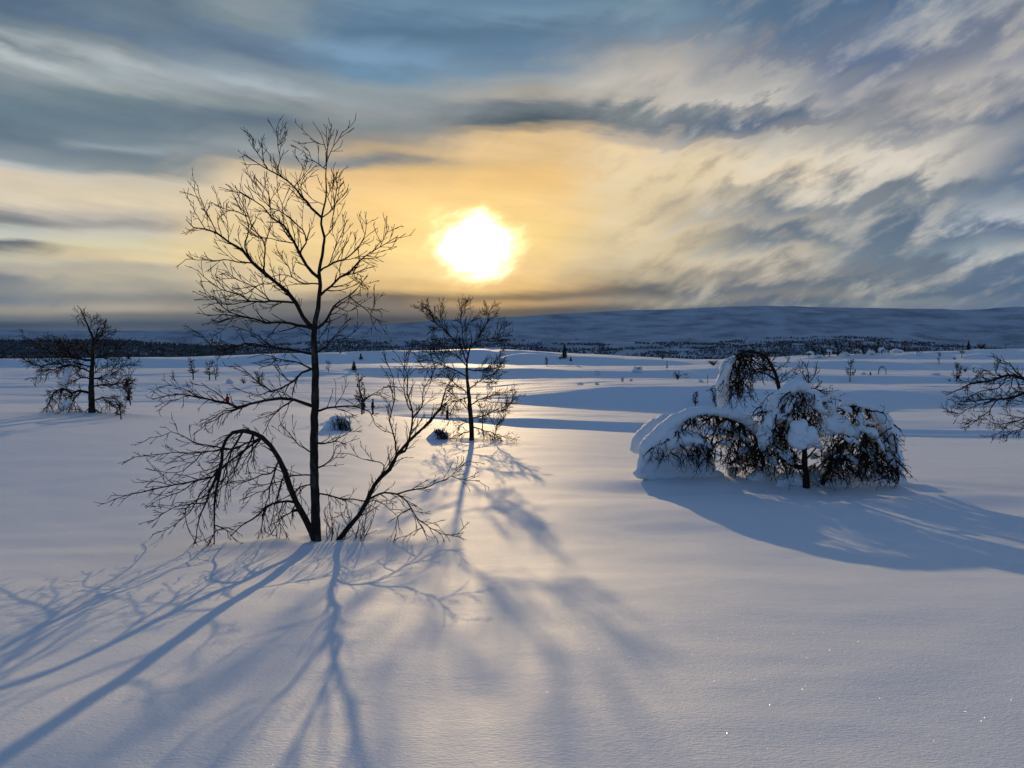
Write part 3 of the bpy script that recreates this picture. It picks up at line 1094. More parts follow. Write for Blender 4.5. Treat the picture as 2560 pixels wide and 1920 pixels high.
    G2.append([([(1082, 1030), (1010, 1008), (950, 1020), (900, 1060), (840, 1100), (780, 1140), (720, 1192)], 15, 0.1, dn),
               ([(1000, 1010), (990, 1100), (1000, 1160), (985, 1232)], 6, -0.1, dn), ([(1040, 1015), (1010, 1080), (985, 1110)], 5, None, dn),
               ([(940, 1030), (905, 1100), (890, 1165)], 6, None, dn)])
    G2.append([([(1095, 1040), (1072, 1060), (1060, 1115)], 16, 0.3, dict(gap=9))])
    G2.append([([(1165, 912), (1100, 925), (1060, 960), (1000, 990), (950, 1020)], 8, 0.3, dn), ([(1110, 925), (1110, 980), (1120, 1040)], 7, None, dn)])
    G2.append([([(632, 1180), (680, 1150), (720, 1190), (760, 1228)], 7, 0.0, dn), ([(680, 1150), (640, 1170), (600, 1220), (582, 1255)], 6, 0.0, dn)])
    G2.append([([(765, 615), (742, 700), (700, 800), (668, 900), (600, 990)], 11, -0.25, dn), ([(830, 608), (800, 720), (745, 820), (700, 900), (690, 1000)], 11, 0.2, dn),
               ([(742, 700), (700, 760), (620, 820), (520, 850)], 8, None, dn)])
    G2.append([([(870, 625), (845, 720), (820, 800), (835, 880)], 9, 0.3, dn), ([(920, 655), (860, 700), (800, 780), (760, 860)], 9, -0.3, dn)])
    G2.append([([(1040, 880), (990, 940), (960, 1030), (950, 1120)], 9, 0.25, dn), ([(1090, 1015), (1060, 1060), (1000, 1100), (950, 1180)], 8, -0.1, dn)])
    # right leaning stem
    G2.append([([(1308, 1232), (1370, 1160), (1430, 1080), (1480, 1010), (1520, 920), (1560, 870), (1610, 825), (1650, 745), (1710, 670), (1760, 620), (1830, 560),
                (1890, 480), (1920, 380), (1960, 300)], 30, 0.25, up),
               ([(1640, 780), (1690, 730), (1712, 640), (1725, 500), (1700, 400), (1700, 300), (1650, 200)], 13, 0.1, up),
               ([(1650, 745), (1625, 640), (1600, 560), (1620, 470), (1625, 350), (1580, 230)], 9, -0.4, up),
               ([(1725, 560), (1780, 470), (1790, 380), (1840, 300), (1850, 240)], 7, None, up),
               ([(1720, 500), (1690, 440), (1680, 300), (1695, 180)], 7, None, up),
               ([(1570, 860), (1572, 800), (1500, 780), (1440, 760), (1380, 740)], 7, None, mid)])
    G2.append([([(1510, 975), (1570, 960), (1640, 965), (1700, 1010), (1750, 1080), (1780, 1150), (1812, 1218)], 12, -0.15, dn),
               ([(1640, 965), (1700, 945), (1780, 930), (1860, 900), (1940, 860), (2000, 810), (2050, 780)], 9, 0.2, mid),
               ([(1930, 868), (2010, 880), (2100, 890)], 5, None, mid), ([(1760, 1090), (1800, 1130), (1860, 1170), (1920, 1190), (1985, 1180)], 7, -0.1, dn),
               ([(1720, 1040), (1650, 1090), (1630, 1190), (1600, 1300)], 6, -0.3, dn), ([(1780, 1140), (1690, 1200), (1680, 1250)], 5, -0.2, dn)])
    G2.append([([(1205, 972), (1260, 965), (1330, 985), (1400, 990), (1480, 1000), (1560, 1010), (1640, 1080)], 10, 0.4, mid),
               ([(1330, 985), (1360, 1010), (1350, 1080)], 6, None, dn)])
    G2.append([([(1190, 500), (1260, 485), (1340, 480), (1420, 480), (1490, 510), (1520, 580), (1580, 620)], 12, 0.3, mid),
               ([(1420, 482), (1480, 430), (1540, 390), (1600, 360)], 6, None, up), ([(1300, 480), (1330, 440), (1400, 460)], 5)])
    G2.append([([(1190, 690), (1240, 680), (1300, 670), (1360, 690)], 11, -0.3, mid), ([(1290, 672), (1340, 640), (1400, 600)], 5)])
    G2.append([([(1192, 830), (1240, 800), (1290, 750), (1310, 690)], 9, 0.5, up)])
    G2.append([([(1180, 860), (1080, 860), (1000, 890), (900, 910), (820, 930)], 9, -0.3, dn)])
    G2.append([([(1178, 725), (1100, 690), (1060, 640), (1000, 580)], 8, 0.3, up)])
    add_tree(root, T, G2, mid, 2, width_boost=1.15)
    # young shoots round the foot
    rnd = random.Random(4)
    for k in range(15):
        x0 = rnd.uniform(1250, 1470)
        lean = rnd.uniform(-0.35, 0.4)
        h = rnd.uniform(120, 320)
        pts = [(x0, 1232), (x0 + lean * h * 0.4 + rnd.uniform(-10, 10), 1232 - h * 0.4), (x0 + lean * h * 0.8 + rnd.uniform(-12, 12), 1232 - h * 0.75), (x0 + lean * h, 1232 - h)]
        q, r = T.limb(pts, 6, 2.0, rnd.uniform(-0.3, 0.6), d0=10 + rnd.uniform(-.1, .4))
        mb = MB()
        mb.tube(q, [max(x, 0.003) for x in r], 4)
        tw = MB()
        grow(tw, rnd, q, r, 1, dict(up, len=0.25, gap=0.09))
        o = mb.build('shoot', 'branch', root)
        tw.build('twigs', 'twig', o)


big_birch()


# ---------------------------------------------- second birch, behind to the right
def second_birch():
    d = ground_hit(1179, 1101) or 28.0
    bx, by = conv_z4(1028, 1332)
    p = PX(bx, by, d)
    root = empty('birch_tree', Vector((p.x, p.y, gzs(p.x, p.y))), 'bare birch with dense upright crown behind the tallest birch, below the sun', 'tree')
    T = Tracer(conv_z4, d, 21)
    T.scale_px = 3.687
    q, r = T.limb([(1028, 1350), (1028, 1280), (1030, 1200), (1015, 1050), (1005, 900), (990, 750), (985, 620), (1000, 520), (1015, 450), (1020, 380), (1010, 300)], 50, 5, 0.0, jit=0.6)
    mb = MB()
    mb.tube(q, r, 8)
    mb.build('trunk', 'trunk', root)
    P = dict(len=0.75, gap=0.066, up=0.07, crook=0.22, ratio=0.5, rmin=0.0078, rmax=0.016, step=0.11, start=0.1, shrink=0.42, gshrink=0.8)
    dn = dict(P, up=-0.07)
    G = [[([(990, 600), (930, 480), (860, 400), (780, 320), (700, 260), (640, 200), (560, 125)], 14, 0.2), ([(700, 260), (660, 150), (610, 80)], 6), ([(780, 320), (740, 200), (745, 90)], 6)],
         [([(985, 560), (950, 420), (945, 300), (935, 180), (985, 60)], 12, -0.3), ([(945, 300), (1010, 250), (1070, 215)], 5), ([(938, 190), (930, 100)], 5)],
         [([(1000, 500), (1080, 400), (1140, 300), (1180, 220), (1260, 180)], 13, 0.4), ([(1180, 220), (1190, 150), (1220, 95)], 5)],
         [([(1010, 490), (1090, 420), (1200, 390), (1280, 330), (1340, 240)], 13, -0.4), ([(1200, 390), (1290, 380), (1350, 340)], 5)],
         [([(985, 690), (1100, 680), (1200, 640), (1280, 560), (1330, 500)], 13, 0.3), ([(1100, 680), (1200, 690), (1300, 620)], 6)],
         [([(985, 740), (900, 690), (800, 650), (700, 610), (600, 590), (500, 540)], 14, 0.2), ([(800, 650), (720, 560), (640, 520), (560, 500)], 7), ([(700, 610), (640, 660), (560, 640)], 6)],
         [([(990, 660), (900, 560), (800, 500), (720, 440), (660, 360)], 12, -0.5), ([(860, 540), (780, 560), (700, 520)], 6)],
         [([(998, 850), (1080, 800), (1180, 740), (1260, 700), (1300, 620)], 12, -0.2), ([(1100, 790), (1190, 800), (1260, 760)], 6)],
         [([(1005, 900), (900, 830), (820, 760), (740, 720)], 11, 0.5), ([(900, 830), (830, 830), (780, 790)], 5)],
         [([(1015, 1000), (1100, 960), (1200, 920), (1300, 900), (1410, 860)], 12, 0.5)],
         [([(1020, 1080), (960, 1000), (880, 930), (820, 880)], 10, -0.5)],
         [([(1040, 1130), (1150, 1100), (1250, 1050), (1350, 1010), (1440, 920)], 14, -0.1), ([(1250, 1050), (1350, 1040), (1400, 960)], 6)],
         [([(1000, 940), (900, 970), (850, 1050), (830, 1150)], 12, 0.1, dn), ([(900, 970), (830, 980), (760, 1040)], 7, None, dn)],
         [([(1045, 1205), (1150, 1240), (1250, 1270), (1340, 1310), (1410, 1335)], 13, -0.1, dn), ([(1150, 1240), (1200, 1290), (1230, 1340)], 6, None, dn), ([(1250, 1270), (1300, 1330)], 5, None, dn)],
         [([(1035, 1255), (930, 1275), (870, 1320)], 12, -0.1, dn), ([(1010, 1150), (930, 1180), (890, 1260)], 8, None, dn)],
         [([(1250, 1330), (1260, 1220), (1300, 1120), (1320, 1040)], 8, 0.0), ([(1260, 1220), (1220, 1140)], 4)]]
    add_tree(root, T, G, P, 2)


second_birch()


# ---------------------------------------------- snow lumps
def snow_blob(name, balls, parent, vox=0.03, rough=0.35, smooth=4, mat='cap', seed=0, crust=1.0):
    """balls: (Vector centre, (rx, ry, rz)) welded into one soft mass of snow"""
    bm = bmesh.new()
    rnd = random.Random(seed + len(balls))
    for c, r in balls:
        if not isinstance(r, tuple):
            r = (r, r, r)
        ret = bmesh.ops.create_icosphere(bm, subdivisions=3, radius=1.0)
        off = Vector((rnd.random() * 50, rnd.random() * 50, 0))
        for v in ret['verts']:
            k = 1 + rough * 0.5 * mnoise.noise(v.co * 1.1 + off) + rough * 0.22 * mnoise.noise(v.co * 2.6 + off)
            v.co = Vector((v.co.x * r[0] * k + c.x, v.co.y * r[1] * k + c.y, v.co.z * r[2] * k + c.z))
    me = bpy.data.meshes.new('tmp')
    bm.to_mesh(me)
    bm.free()
    ob = bpy.data.objects.new('tmp', me)
    COL.objects.link(ob)
    md = ob.modifiers.new('r', 'REMESH')
    md.mode = 'VOXEL'
    md.voxel_size = vox
    sm = ob.modifiers.new('s', 'SMOOTH')
    sm.factor = 0.5
    sm.iterations = smooth
    dg = bpy.context.evaluated_depsgraph_get()
    ev = ob.evaluated_get(dg)
    m2 = bpy.data.meshes.new_from_object(ev)
    bpy.data.objects.remove(ob)
    bpy.data.meshes.remove(me)
    n = len(m2.vertices)
    co = np.empty(n * 3)
    m2.vertices.foreach_get('co', co)
    co = co.reshape(-1, 3)
    nr = np.empty(n * 3)
    m2.vertices.foreach_get('normal', nr)
    k = vox / 0.026
    dsp = np.array([mnoise.noise(Vector(c) * (7.0 / k)) * 0.020 + mnoise.noise(Vector(c) * (17.0 / k)) * 0.011 for c in co]) * k * crust
    co = co + nr.reshape(-1, 3) * dsp[:, None]
    co = co - np.array(parent_origin(parent) if parent is not None else (0, 0, 0))
    m2.vertices.foreach_set('co', co.ravel())
    m2.materials.clear()
    m2.materials.append(M[mat])
    m2.polygons.foreach_set('use_smooth', [True] * len(m2.polygons))
    m2.update()
    m2.name = name
    o = bpy.data.objects.new(name, m2)
    COL.objects.link(o)
    if parent is not None:
        o.parent = parent
    return o


def spine(conv, sc, pts, d, step=0.5, flat=1.0):
    """balls along a line of (x, y, radius[, depth offset]) in crop pixels"""
    out = []
    for i in range(len(pts) - 1):
        a, b = pts[i], pts[i + 1]
        L = math.hypot(a[0] - b[0], a[1] - b[1])
        n = max(1, int(L / (min(a[2], b[2]) * step)))
        for k in range(n):
            t = k / n
            out.append(tuple(a[j] + (b[j] - a[j]) * t for j in range(3)) + ((a[3] if len(a) > 3 else 0) * (1 - t) + (b[3] if len(b) > 3 else 0) * t,))
    a = pts[-1]
    out.append(tuple(a[:3]) + ((a[3] if len(a) > 3 else 0),))
    balls = []
    for x, y, r, dd in out:
        px, py = conv(x, y)
        rr = r / sc * d / 1920.0
        balls.append((PX(px, py, d + dd), (rr, rr * flat, rr)))
    return balls


# ---------------------------------------------- birch at the left
def left_birch():
    d = 35.0
    bx, by = conv_z3(800, 1105)
    p = PX(bx, by, d)
    base = Vector((p.x, p.y, gzs(p.x, p.y)))
    root = empty('birch_tree', base, 'bushy wind-bent birch with snow lumps, standing alone at far left', 'tree')
    T = Tracer(conv_z3, d, 31)
    T.scale_px = 3.456
    q, r = T.limb([(803, 1125), (800, 1050), (795, 950), (785, 800), (790, 650), (800, 500), (800, 400), (770, 330), (740, 250), (700, 170), (665, 115)], 62, 4, 0.0, jit=0.7)
    mb = MB()
    mb.tube(q, r, 8)
    mb.build('trunk', 'trunk', root)
    P = dict(len=1.0, gap=0.085, up=0.07, crook=0.28, ratio=0.5, rmin=0.0100, rmax=0.022, step=0.13, start=0.08, shrink=0.42, gshrink=0.8)
    dn = dict(P, up=-0.09)
    G = [[([(795, 470), (860, 400), (900, 320), (912, 260)], 14, 0.2, dict(gap=0.07, len=0.7)), ([(800, 440), (840, 340), (880, 270)], 10, None, dict(gap=0.07, len=0.6)), ([(830, 430), (900, 400), (915, 340)], 8)],
         [([(790, 560), (720, 470), (650, 450), (560, 425), (520, 400)], 18, 0.3)],
         [([(785, 600), (650, 570), (540, 550), (400, 500), (300, 440), (220, 390)], 20, -0.1), ([(540, 550), (450, 460), (410, 400)], 8), ([(650, 570), (560, 480), (520, 430)], 8)],
         [([(785, 690), (650, 640), (500, 660), (380, 690), (290, 760)], 16, 0.2, dn), ([(600, 640), (450, 620), (330, 640), (215, 600)], 9)],
         [([(785, 640), (600, 600), (400, 640), (230, 640)], 12, -0.4)],
         [([(790, 870), (680, 850), (620, 870), (540, 835), (470, 870), (420, 960), (390, 1085)], 24, 0.0, dn), ([(700, 855), (640, 940), (660, 1030), (690, 1100)], 12, None, dn), ([(540, 840), (520, 930), (500, 1020), (510, 1090)], 10, None, dn), ([(620, 870), (600, 960), (590, 1090)], 10, None, dn)],
         [([(790, 760), (700, 740), (620, 780), (560, 800)], 13, 0.3, dict(gap=0.08)), ([(700, 740), (640, 680), (600, 660)], 8, None, dict(gap=0.08))],
         [([(795, 760), (900, 740), (1000, 690), (1080, 640), (1150, 610)], 16, 0.3), ([(900, 740), (980, 660), (1010, 610)], 7)],
         [([(795, 830), (900, 800), (1000, 790), (1100, 770), (1130, 710)], 15, -0.3), ([(980, 790), (1060, 820), (1120, 760)], 7)],
         [([(795, 720), (880, 650), (950, 610), (1000, 600)], 10, -0.2)],
         [([(800, 560), (900, 550), (980, 520), (1030, 460)], 12, 0.4)], [([(800, 500), (880, 480), (930, 450)], 8, -0.4)],
         [([(800, 960), (900, 910), (1020, 940), (1040, 1000)], 13, 0.1, dn), ([(880, 915), (960, 980), (1010, 1010)], 7, None, dn)],
         [([(805, 1000), (880, 1050), (925, 1112)], 13, -0.1, dn), ([(800, 980), (740, 1040), (700, 1105)], 11, None, dn)],
         [([(770, 330), (790, 270), (775, 220)], 6, 0.2)], [([(740, 250), (680, 200), (655, 240)], 5, 0.2)]]
    add_tree(root, T, G, P, 2)
    snow_blob('snow_cap', spine(conv_z3, 3.456, [(610, 650, 18), (580, 700, 30), (572, 740, 22), (545, 775, 26)], d - 0.05), root, 0.05, 0.7, 2)
    snow_blob('snow_cap', spine(conv_z3, 3.456, [(600, 945, 22), (565, 975, 32), (545, 1000, 22)], d - 0.3), root, 0.05)
    snow_blob('snow_cap', spine(conv_z3, 3.456, [(400, 1085, 22), (440, 1075, 34), (510, 1085, 34), (600, 1098, 24), (700, 1108, 20)], d - 0.1), root, 0.05)
    snow_blob('snow_cap', spine(conv_z3, 3.456, [(900, 740, 18), (940, 735, 22)], d + 0.1), root, 0.05)
    snow_blob('snow_cap', spine(conv_z3, 3.456, [(825, 1060, 22), (830, 1100, 30)], d - 0.1), root, 0.05)


left_birch()


# ---------------------------------------------- tree at the right edge
def right_birch():
    d = 17.5
    bx, by = 2655, 1190
    p = PX(bx, by, d)
    base = Vector((p.x, p.y, gzs(p.x, p.y)))
    root = empty('birch_tree', base, 'bare birch leaning into the picture at the right edge, long drooping branches', 'tree')
    T = Tracer(conv_z6, d, 41)
    T.scale_px = 4.74
    bxz, byz = (2655 - 2200) * 4.74, (1200 - 800) * 4.74
    q, r = T.limb([(bxz, byz + 40), (bxz - 20, byz - 300), (bxz - 90, byz - 700), (bxz - 150, byz - 950), (bxz - 100, byz - 1250), (bxz - 130, byz - 1600)], 95, 12, 0.0, jit=0.7)
    mb = MB()
    mb.tube(q, r, 9)
    mb.build('trunk', 'trunk', root)
    P = dict(len=0.42, gap=0.055, up=0.0, crook=0.32, ratio=0.5, rmin=0.0062, rmax=0.013, step=0.055, start=0.12, shrink=0.45, gshrink=0.9)
    G = [[([(2040, 900), (1880, 760), (1706, 680), (1580, 570), (1540, 520), (1420, 470), (1330, 430)], 30, 0.0, dict(up=0.03, gap=0.08)), ([(1560, 550), (1480, 520), (1370, 480)], 8, None, dict(up=0.03, gap=0.08))],
         [([(2040, 930), (1860, 780), (1706, 700), (1600, 668), (1500, 655), (1400, 690), (1300, 720), (1200, 730), (1080, 750), (960, 810), (780, 895)], 46, 0.0),
          ([(1300, 718), (1200, 680), (1140, 655)], 10), ([(1400, 690), (1300, 620), (1230, 590)], 9), ([(1500, 660), (1450, 760), (1340, 830), (1200, 850), (1060, 900), (900, 920)], 16),
          ([(1560, 665), (1540, 800), (1490, 880), (1380, 900)], 14), ([(1080, 750), (990, 720), (940, 720)], 7), ([(1620, 670), (1640, 780), (1600, 880), (1500, 930)], 12)],
         [([(2020, 1000), (1860, 860), (1706, 870), (1600, 920), (1450, 940), (1300, 940), (1150, 960), (1000, 970), (860, 960)], 36, 0.0),
          ([(1400, 940), (1320, 1040), (1240, 1120), (1150, 1180), (1010, 1230)], 16), ([(1240, 1115), (1100, 1210), (1010, 1300)], 9),
          ([(1350, 940), (1200, 990), (1080, 1040), (980, 1090), (880, 1110), (780, 1060), (740, 1045)], 14), ([(1080, 1040), (1000, 1000), (900, 1010)], 7),
          ([(980, 1090), (930, 1130), (880, 1145)], 6)],
         [([(2035, 1200), (1880, 1120), (1706, 1160), (1600, 1200), (1450, 1230), (1330, 1220), (1260, 1170)], 26, 0.1),
          ([(1450, 1230), (1480, 1290), (1400, 1340), (1330, 1378)], 9), ([(1600, 1200), (1570, 1140), (1480, 1070)], 7)],
         [([(2040, 1300), (1880, 1250), (1706, 1280), (1550, 1330), (1500, 1400)], 20, -0.2), ([(1706, 1280), (1640, 1330), (1560, 1350)], 8)],
         [([(1990, 800), (1850, 900), (1706, 990), (1600, 1000), (1500, 990)], 16, 0.4)],
         [([(2020, 820), (2140, 640), (2300, 560), (2450, 600)], 26, 0.2), ([(2140, 640), (2200, 450), (2260, 300)], 12)],
         [([(2000, 950), (2200, 900), (2400, 1000), (2500, 1200)], 26, -0.2)],
         [([(1985, 600), (1900, 420), (1860, 250), (1880, 120)], 18, 0.3, dict(up=0.05))]]
    add_tree(root, T, G, P, 2)


right_birch()


# ---------------------------------------------- snow laden bushes at the right
def curtain(T, tw, conv, xs0, xs1, y0, y1, n, d, rnd, w=0.35, lenz=(120, 300), rmin=0.0056, arc=None, lean=0.0):
    """crooked hanging branches in a region (crop pixels)"""
    for k in range(int(n * 0.72) + 1):
        x = rnd.uniform(xs0, xs1)
        y = rnd.uniform(y0, y1) if arc is None else float(np.interp(x, [a[0] for a in arc], [a[1] for a in arc]))
        px, py = conv(x, y)
        p = PX(px, py, d + rnd.uniform(-w, w))
        ln = rnd.uniform(*lenz) / T.scale_px * d / 1920.0
        dd = Vector((rnd.uniform(-1.2, 1.2) + lean, rnd.uniform(-.6, .6), -0.6)).normalized()
        m = max(5, int(ln / 0.05))
        q = [p]
        for _ in range(m):
            dd = (dd + rvec(rnd) * 0.45 + Vector((0, 0, -0.14))).normalized()
            q.append(q[-1] + dd * (ln / m))
        r0 = rnd.choice((1.2, 1.5, 2.2, 3.2)) * rmin
        rr = [max(r0 * (1 - 0.7 * i / m), rmin * 0.8) * rnd.uniform(0.85, 1.25) for i in range(m + 1)]
        tw.tube(q, rr, 4 if r0 > rmin * 2 else 3)
        grow(tw, rnd, q, rr, 2, dict(len=0.26, gap=0.085, up=-0.05, crook=0.34, ratio=0.6, rmin=rmin * 0.8, rmax=rmin * 1.3, step=0.055, start=0.15, a0=0.5, a1=1.15, shrink=0.5, gshrink=1.1))


def limb_snow(conv, sc, d, root, lines, rnd, rmin=9, rmax=24, gap=0.35, name='snow_cap'):
    balls = []
    for pts in lines:
        for i in range(len(pts) - 1):
            (x0, y0), (x1, y1) = pts[i], pts[i + 1]
            L = math.hypot(x1 - x0, y1 - y0)
            n = max(2, int(L / 13))
            if rnd.random() < gap:
                continue
            r0 = rnd.uniform(rmin, rmax)
            dd = rnd.uniform(-.15, .15)
            for k in range(n + 1):
                t = k / n
                r = r0 * (0.55 + 0.6 * math.sin(math.pi * t)) * rnd.uniform(0.8, 1.2)
                px, py = conv(x0 + (x1 - x0) * t + rnd.uniform(-4, 4), y0 + (y1 - y0) * t - r * 0.8)
                rr = r / sc * d / 1920.0
                balls.append((PX(px, py, d + dd), (rr * 1.2, rr * 1.3, rr)))
    if balls:
        o = snow_blob(name, balls, root, 0.022, 0.6, 2, seed=int(lines[0][0][0]))
        o['kind'] = 'stuff'                # crumbs of snow, too small to tell apart


def snow_bushes():
    rnd = random.Random(77)
    sc = 2.9105
    twP = dict(len=0.30, gap=0.065, up=-0.06, crook=0.36, ratio=0.55, rmin=0.0060, rmax=0.012, step=0.045, start=0.1, shrink=0.5, gshrink=0.9, a0=0.5, a1=1.1)

    def start(x, y, d, label):
        px, py = conv_z5(x, y)
        p = PX(px, py, d)
        T = Tracer(conv_z5, d, int(x))
        T.scale_px = sc
        return empty('snow_laden_birch', Vector((p.x, p.y, gzs(p.x, p.y))), label, 'tree', 'birches bowed under snow on the right'), T

    # (1) arch smothered in snow
    d = 16.6
    root, T = start(1040, 1000, d, 'low birch bowed flat under a thick snow arch, left of the snow-laden clump')
    q, r = T.limb([(1090, 1040), (1075, 940), (1050, 820), (1010, 730), (960, 660), (880, 618), (800, 592), (680, 567), (560, 577), (512, 612)], 34, 10, 0.0, jit=0.8)
    mb = MB()
    mb.tube(q, r, 8)
    st = mb.build('stem', 'branch', root)
    tw = MB()
    grow(tw, rnd, q, r, 2, dict(twP, gap=0.07))
    arc = [(512, 615), (560, 580), (680, 570), (800, 595), (880, 620), (960, 662), (1010, 730), (1050, 800)]
    curtain(T, tw, conv_z5, 512, 700, 0, 0, 40, d, rnd, 0.3, (60, 150), arc=arc)
    curtain(T, tw, conv_z5, 680, 1050, 0, 0, 110, d, rnd, 0.35, (120, 330), arc=arc)
    curtain(T, tw, conv_z5, 820, 1060, 700, 860, 90, d, rnd, 0.35, (100, 220))
    curtain(T, tw, conv_z5, 830, 1080, 860, 960, 50, d - .2, rnd, 0.2, (60, 120))
    curtain(T, tw, conv_z5, 660, 860, 720, 880, 36, d + .1, rnd, 0.3, (80, 160))
    curtain(T, tw, conv_z5, 330, 720, 770, 880, 50, d - 0.35, rnd, 0.10, (90, 200))
    curtain(T, tw, conv_z5, 240, 340, 800, 860, 14, d - 0.35, rnd, 0.10, (60, 130))
    curtain(T, tw, conv_z5, 300, 720, 690, 800, 22, d - 0.42, rnd, 0.06, (50, 120))
    curtain(T, tw, conv_z5, 420, 560, 620, 700, 10, d - 0.30, rnd, 0.06, (40, 90))
    tw.build('twigs', 'twig', st)
    limb_snow(conv_z5, sc, d - .1, root, [[(720, 680), (780, 660), (840, 690)], [(860, 760), (920, 740), (980, 790)], [(760, 780), (820, 800)], [(900, 860), (960, 850), (1010, 890)], [(700, 860), (760, 880)], [(820, 920), (880, 940)]], rnd, 12, 28, 0.1, 'snow_lump')
    b = spine(conv_z5, sc, [(175, 960, 24), (235, 800, 60), (330, 710, 66), (430, 625, 58), (530, 568, 44), (640, 552, 36), (750, 558, 34), (870, 580, 40), (960, 625, 40), (1020, 690, 42)], d, 0.45, 1.35)
    b += spine(conv_z5, sc, [(260, 860, 55, .1), (330, 780, 75, 0), (430, 745, 75, -.1), (530, 740, 60, -.15), (610, 765, 50, -.2), (660, 800, 36, -.2)], d, 0.45, 1.2)
    b += spine(conv_z5, sc, [(180, 970, 32, .1), (250, 945, 45, .15), (330, 900, 60, .3), (450, 860, 70, .35), (570, 860, 70, .35), (660, 890, 50, .3)], d, 0.5, 1.0)
    b += spine(conv_z5, sc, [(150, 1000, 26, .1), (180, 1008, 34, .1), (260, 1015, 44, .2), (360, 1010, 56, .35), (460, 1000, 60, .4), (560, 1000, 60, .4), (680, 1010, 44, .3), (760, 1015, 30, .3)], d, 0.5, 1.3)
    b += spine(conv_z5, sc, [(230, 930, 50, .2), (340, 940, 60, .4), (460, 940, 64, .45), (580, 945, 62, .45), (680, 955, 46, .4)], d, 0.5, 1.2)
    snow_blob('snow_cap', b, root, 0.028, 0.30, 5, seed=1)
    for (x, y, rr, dd) in ((905, 900, 46, .3), (860, 985, 44, .3)):
        snow_blob('snow_lump', spine(conv_z5, sc, [(x - rr * .4, y, rr * .8, dd), (x + rr * .5, y - 6, rr * .7, dd)], d), root, 0.028, 0.5, 3, seed=x)

    # (2) rounded drift over a buried bush, behind
    d = 19.0
    px, py = conv_z5(260, 820)
    p = PX(px, py, d)
    o = snow_blob('snow_mound', spine(conv_z5, sc, [(120, 815, 26), (200, 745, 70), (290, 680, 82), (370, 640, 76), (450, 640, 78), (540, 680, 90)], d, 0.4, 1.4) +
                  spine(conv_z5, sc, [(140, 822, 30), (230, 810, 60), (340, 790, 90), (460, 780, 100)], d, 0.4, 1.3), None, 0.04, 0.2, 6, seed=5)
    tag(o, 'smooth snow mound over a buried bush, left behind the snow arch', 'snow mound')

    # (3) central clump
    d = 15.9
    root, T = start(1380, 1085, d, 'tallest snow-laden birch clump with a pointed snow cap, middle of the right group')
    q, r = T.limb([(1385, 1105), (1380, 1000), (1375, 900), (1370, 750), (1372, 600), (1352, 470), (1325, 415)], 50, 14, 0.0, jit=0.8)
    mb = MB()
    mb.tube(q, r, 9)
    trunk = mb.build('trunk', 'branch', root)
    tw = MB()
    grow(tw, rnd, q, r, 2, dict(twP, gap=0.09, start=0.35, len=0.42))
    tw.build('twigs', 'twig', trunk)
    G = [[([(1375, 960), (1290, 940), (1200, 870), (1150, 800), (1120, 720), (1110, 600)], 40, 0.1)],
         [([(1360, 560), (1280, 470), (1180, 500), (1120, 580), (1080, 700)], 22, -0.1), ([(1280, 475), (1250, 560), (1230, 680)], 12)],
         [([(1355, 480), (1440, 470), (1540, 500), (1600, 560), (1620, 640)], 20, -0.1), ([(1500, 480), (1570, 440), (1640, 420)], 9, None, dict(up=0.06)), ([(1440, 470), (1480, 560), (1490, 660)], 10)],
         [([(1350, 450), (1400, 340), (1395, 260), (1375, 200)], 14, 0.3, dict(up=0.08, gap=0.06)), ([(1400, 340), (1450, 280), (1460, 220)], 8, None, dict(up=0.08)), ([(1400, 330), (1345, 260), (1340, 215)], 7, None, dict(up=0.08))],
         [([(1400, 400), (1470, 370), (1500, 330)], 9, 0.2, dict(up=0.06)), ([(1440, 400), (1530, 400), (1600, 400)], 8, None, dict(up=0.03)), ([(1450, 420), (1560, 450), (1640, 470)], 8, None, dict(up=0.0))],
         [([(1375, 700), (1300, 640), (1240, 660), (1200, 760), (1180, 880)], 16, -0.2)],
         [([(1378, 880), (1460, 800), (1500, 760), (1540, 780)], 16, 0.2)]]
    add_tree(root, T, G, twP, 2)
    limb_snow(conv_z5, sc, d - .1, root, [it[0] for g_ in G[:3] for it in g_] + [[(1130, 620), (1190, 600), (1250, 640)], [(1420, 560), (1480, 540), (1540, 580)], [(1150, 860), (1210, 850), (1270, 900)],
              [(1400, 820), (1450, 800), (1500, 830)], [(1230, 740), (1290, 820)], [(1110, 920), (1170, 940)]], rnd, 12, 30, 0.15)
    tw = MB()
    curtain(T, tw, conv_z5, 1120, 1300, 480, 820, 90, d, rnd, 0.35, (110, 240))
    curtain(T, tw, conv_z5, 1280, 1500, 470, 620, 60, d + .1, rnd, 0.35, (100, 240))
    curtain(T, tw, conv_z5, 1000, 1120, 780, 880, 26, d - .2, rnd, 0.15, (120, 210), lean=-0.3)
    curtain(T, tw, conv_z5, 1200, 1330, 850, 960, 22, d - .2, rnd, 0.15, (90, 170))
    curtain(T, tw, conv_z5, 1240, 1450, 400, 460, 40, d - .3, rnd, 0.15, (80, 200))
    curtain(T, tw, conv_z5, 1060, 1340, 800, 980, 46, d + .1, rnd, 0.3, (80, 160))
    curtain(T, tw, conv_z5, 1380, 1560, 760, 960, 40, d + .1, rnd, 0.3, (80, 180))
    curtain(T, tw, conv_z5, 1060, 1180, 500, 800, 36, d - .15, rnd, 0.1, (80, 180))
    tw.build('twigs', 'twig', root)
    snow_blob('snow_cap', spine(conv_z5, sc, [(1205, 430, 34), (1260, 385, 48), (1320, 352, 48), (1362, 375, 42), (1385, 400, 26)], d - .05, 0.45, 1.3) +
              spine(conv_z5, sc, [(1205, 430, 46), (1165, 470, 52), (1150, 540, 46)], d, 0.45, 1.2), root, 0.024, 0.5, 3, seed=2)
